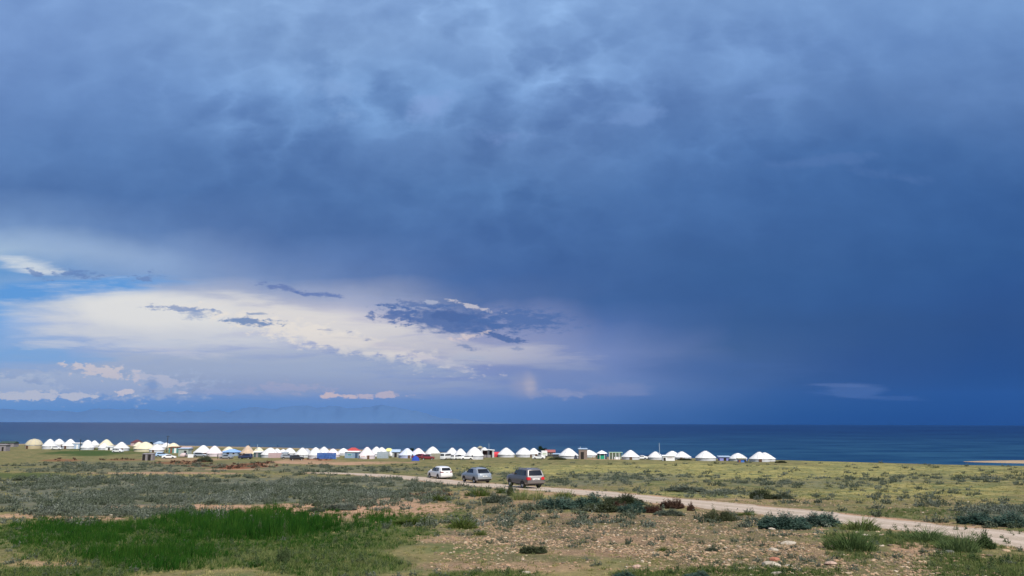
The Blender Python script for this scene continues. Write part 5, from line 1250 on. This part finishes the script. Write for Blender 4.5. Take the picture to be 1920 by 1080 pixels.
# people in the camp: one skinned surface each
SKIN = mat('skin', (.35, .20, .14), .6); HAIR = mat('dark_hair', (.02, .015, .012), .8)
def person(cx, by, hpx, cloth, label, on_beach=False):
    x, y, z = at_dist(cx, by); hgt = max(1.6, min(1.85, hpx*y/F)); k = hgt/1.75
    V = [(0, 0, .95), (0, 0, 1.2), (0, 0, 1.42), (0, -.01, 1.52), (0, -.02, 1.64), (0, -.02, 1.72), (.18, 0, 1.40), (.24, 0, 1.14), (.25, -.05, .90), (.25, -.06, .82), (-.18, 0, 1.40), (-.24, .0, 1.14), (-.26, -.05, .90), (-.26, -.06, .82), (.09, 0, .88), (.11, -.01, .48), (.11, 0, .08), (.12, -.14, .04), (-.09, 0, .88), (-.12, .01, .48), (-.13, .05, .08), (-.14, -.08, .04)]
    Ed = [(0, 1), (1, 2), (2, 3), (3, 4), (4, 5), (2, 6), (6, 7), (7, 8), (8, 9), (2, 10), (10, 11), (11, 12), (12, 13), (0, 14), (14, 15), (15, 16), (16, 17), (0, 18), (18, 19), (19, 20), (20, 21)]
    Rr = [.15, .14, .14, .055, .095, .085, .06, .045, .035, .03, .06, .045, .035, .03, .10, .07, .05, .04, .10, .07, .05, .04]
    me = bpy.data.meshes.new('person'); me.from_pydata([tuple(q*k for q in p) for p in V], Ed, []); o = link('person', me, cloth)
    md = o.modifiers.new('skin', 'SKIN'); sv = me.skin_vertices[0].data
    for i, r_ in enumerate(Rr): sv[i].radius = (r_*k, r_*k*.85); sv[i].use_root = (i == 0)
    o.modifiers.new('sub', 'SUBSURF').levels = 1; o.modifiers['sub'].render_levels = 1
    o.location = (x, y, z); o.rotation_euler = (0, 0, random.uniform(0, 6)); tag(o, label, 'person')
    MB().lathe([(.0, 1.77*k), (.07*k, 1.755*k), (.105*k, 1.69*k), (.1*k, 1.62*k)], 12, (0, 0)).build('hair', HAIR, o, True)
person(885.3, 862, 9, M_('black_clothes', (.02, .02, .025)), 'person in dark clothes standing between the white saloon and the large yurt')
person(408, 860.5, 9, M_('navy_clothes', (.02, .025, .05)), 'person in dark navy standing left of the silver car by the blue roofed building')
person(468, 838.5, 6, M_('black_clothes', (.02, .02, .025)), 'dark figure standing on the shore grass behind the tan yurt')
person(520.5, 839.5, 6, M_('black_clothes', (.02, .02, .025)), 'dark figure standing on the shore behind the yurts over the pinkish wall')

# trees and dark bushes among the yurts
BARK = mat('bark', (.08, .06, .045), .9, var=.3); LEAFT = foliage('tree_leaf', (.008, .02, .006), (.02, .04, .012), (.04, .065, .02))
def tree(cx, by, w, h, label, seed):
    x, y, z = at_dist(cx, by); s = y/F; W, H = w*s, h*s; r = empty('tree', (x, y, z)); tag(r, label, 'tree', 'small trees behind the camp'); rs = np.random.default_rng(seed)
    t = MB().tube((0, 0, -.2), (.05, 0, H*.5), .14, 8, .09)
    for i in range(6): a = rs.uniform(0, 6.28); t.tube((.03, 0, H*.3+i*.1), (W*.33*math.cos(a), W*.33*math.sin(a), H*rs.uniform(.55, .85)), .06, 6, .02)
    t.build('trunk', BARK, r); V = []; Fq = []
    cl = [(rs.normal(0, W*.24), rs.normal(0, W*.2), H*rs.uniform(.35, .9)) for _ in range(22)]
    for cx2, cy2, cz2 in cl:
        for _ in range(70):
            p = np.array([cx2, cy2, cz2])+rs.normal(0, .22, 3)*[W*.33, W*.33, H*.28]; d1 = rs.normal(0, 1, 3); d1 /= np.linalg.norm(d1); d2 = np.cross(d1, rs.normal(0, 1, 3)); d2 /= np.linalg.norm(d2); l = .13; b = len(V)
            V += [p-d1*l, p+d2*l*.6, p+d1*l, p-d2*l*.6]; Fq.append((b, b+1, b+2, b+3))
    link('crown', np_mesh('crown', np.array(V), Fq), LEAFT, r)
tree(1014, 853, 15, 16, 'dark leafy tree rising behind the box truck', 1)
tree(1021, 854, 11, 14, 'second dark tree touching the first beside the red roofed house', 2)
tree(283.5, 838, 6, 9, 'small dark tree left of the pale blue house roof', 3)
tree(770, 850, 9, 9, 'dark tree top between the bluish and the pinkish yurts', 4)
bush('sagebrush', 'darksage', 1466, 868, 22, 5, 'low dark bush right of the last yurt', 'shrub', GS, 7)
bush('sagebrush', 'sage', 382, 866, 30, 10, 'grey thorny bush in front of the pinkish white yurt', 'shrub', GS, 7)
bush('sagebrush', 'darksage', 1045, 862, 34, 5, 'low dark scrub heap left of the large yurt by the brick hut', 'shrub', GS, 8)
bush('sagebrush', 'darksage', 1285, 863, 26, 4, 'dark scrub at the foot of the pair of yurts by the pale mast', 'shrub', GS, 9)

# ------------------------------------------------------------------ air
def haze():
    X0 = 62000
    o = MB().box(-X0, X0, -X0, X0, -5.5, 2600).build('haze', None); m_ = bpy.data.materials.new('air'); m_.use_nodes = True; t = m_.node_tree; t.nodes.clear(); g = G(t)
    pv = g.new('ShaderNodeVolumePrincipled'); pv.inputs['Color'].default_value = (.10, .38, 1, 1); pv.inputs['Density'].default_value = 8e-6; pv.inputs['Anisotropy'].default_value = .35
    out = g.new('ShaderNodeOutputMaterial'); g.l.new(pv.outputs[0], out.inputs['Volume']); o.data.materials.clear(); o.data.materials.append(m_); tag(o, 'pale blue air fading the far shore of the lake', 'haze', kind='stuff')
if USE_HAZE: haze()
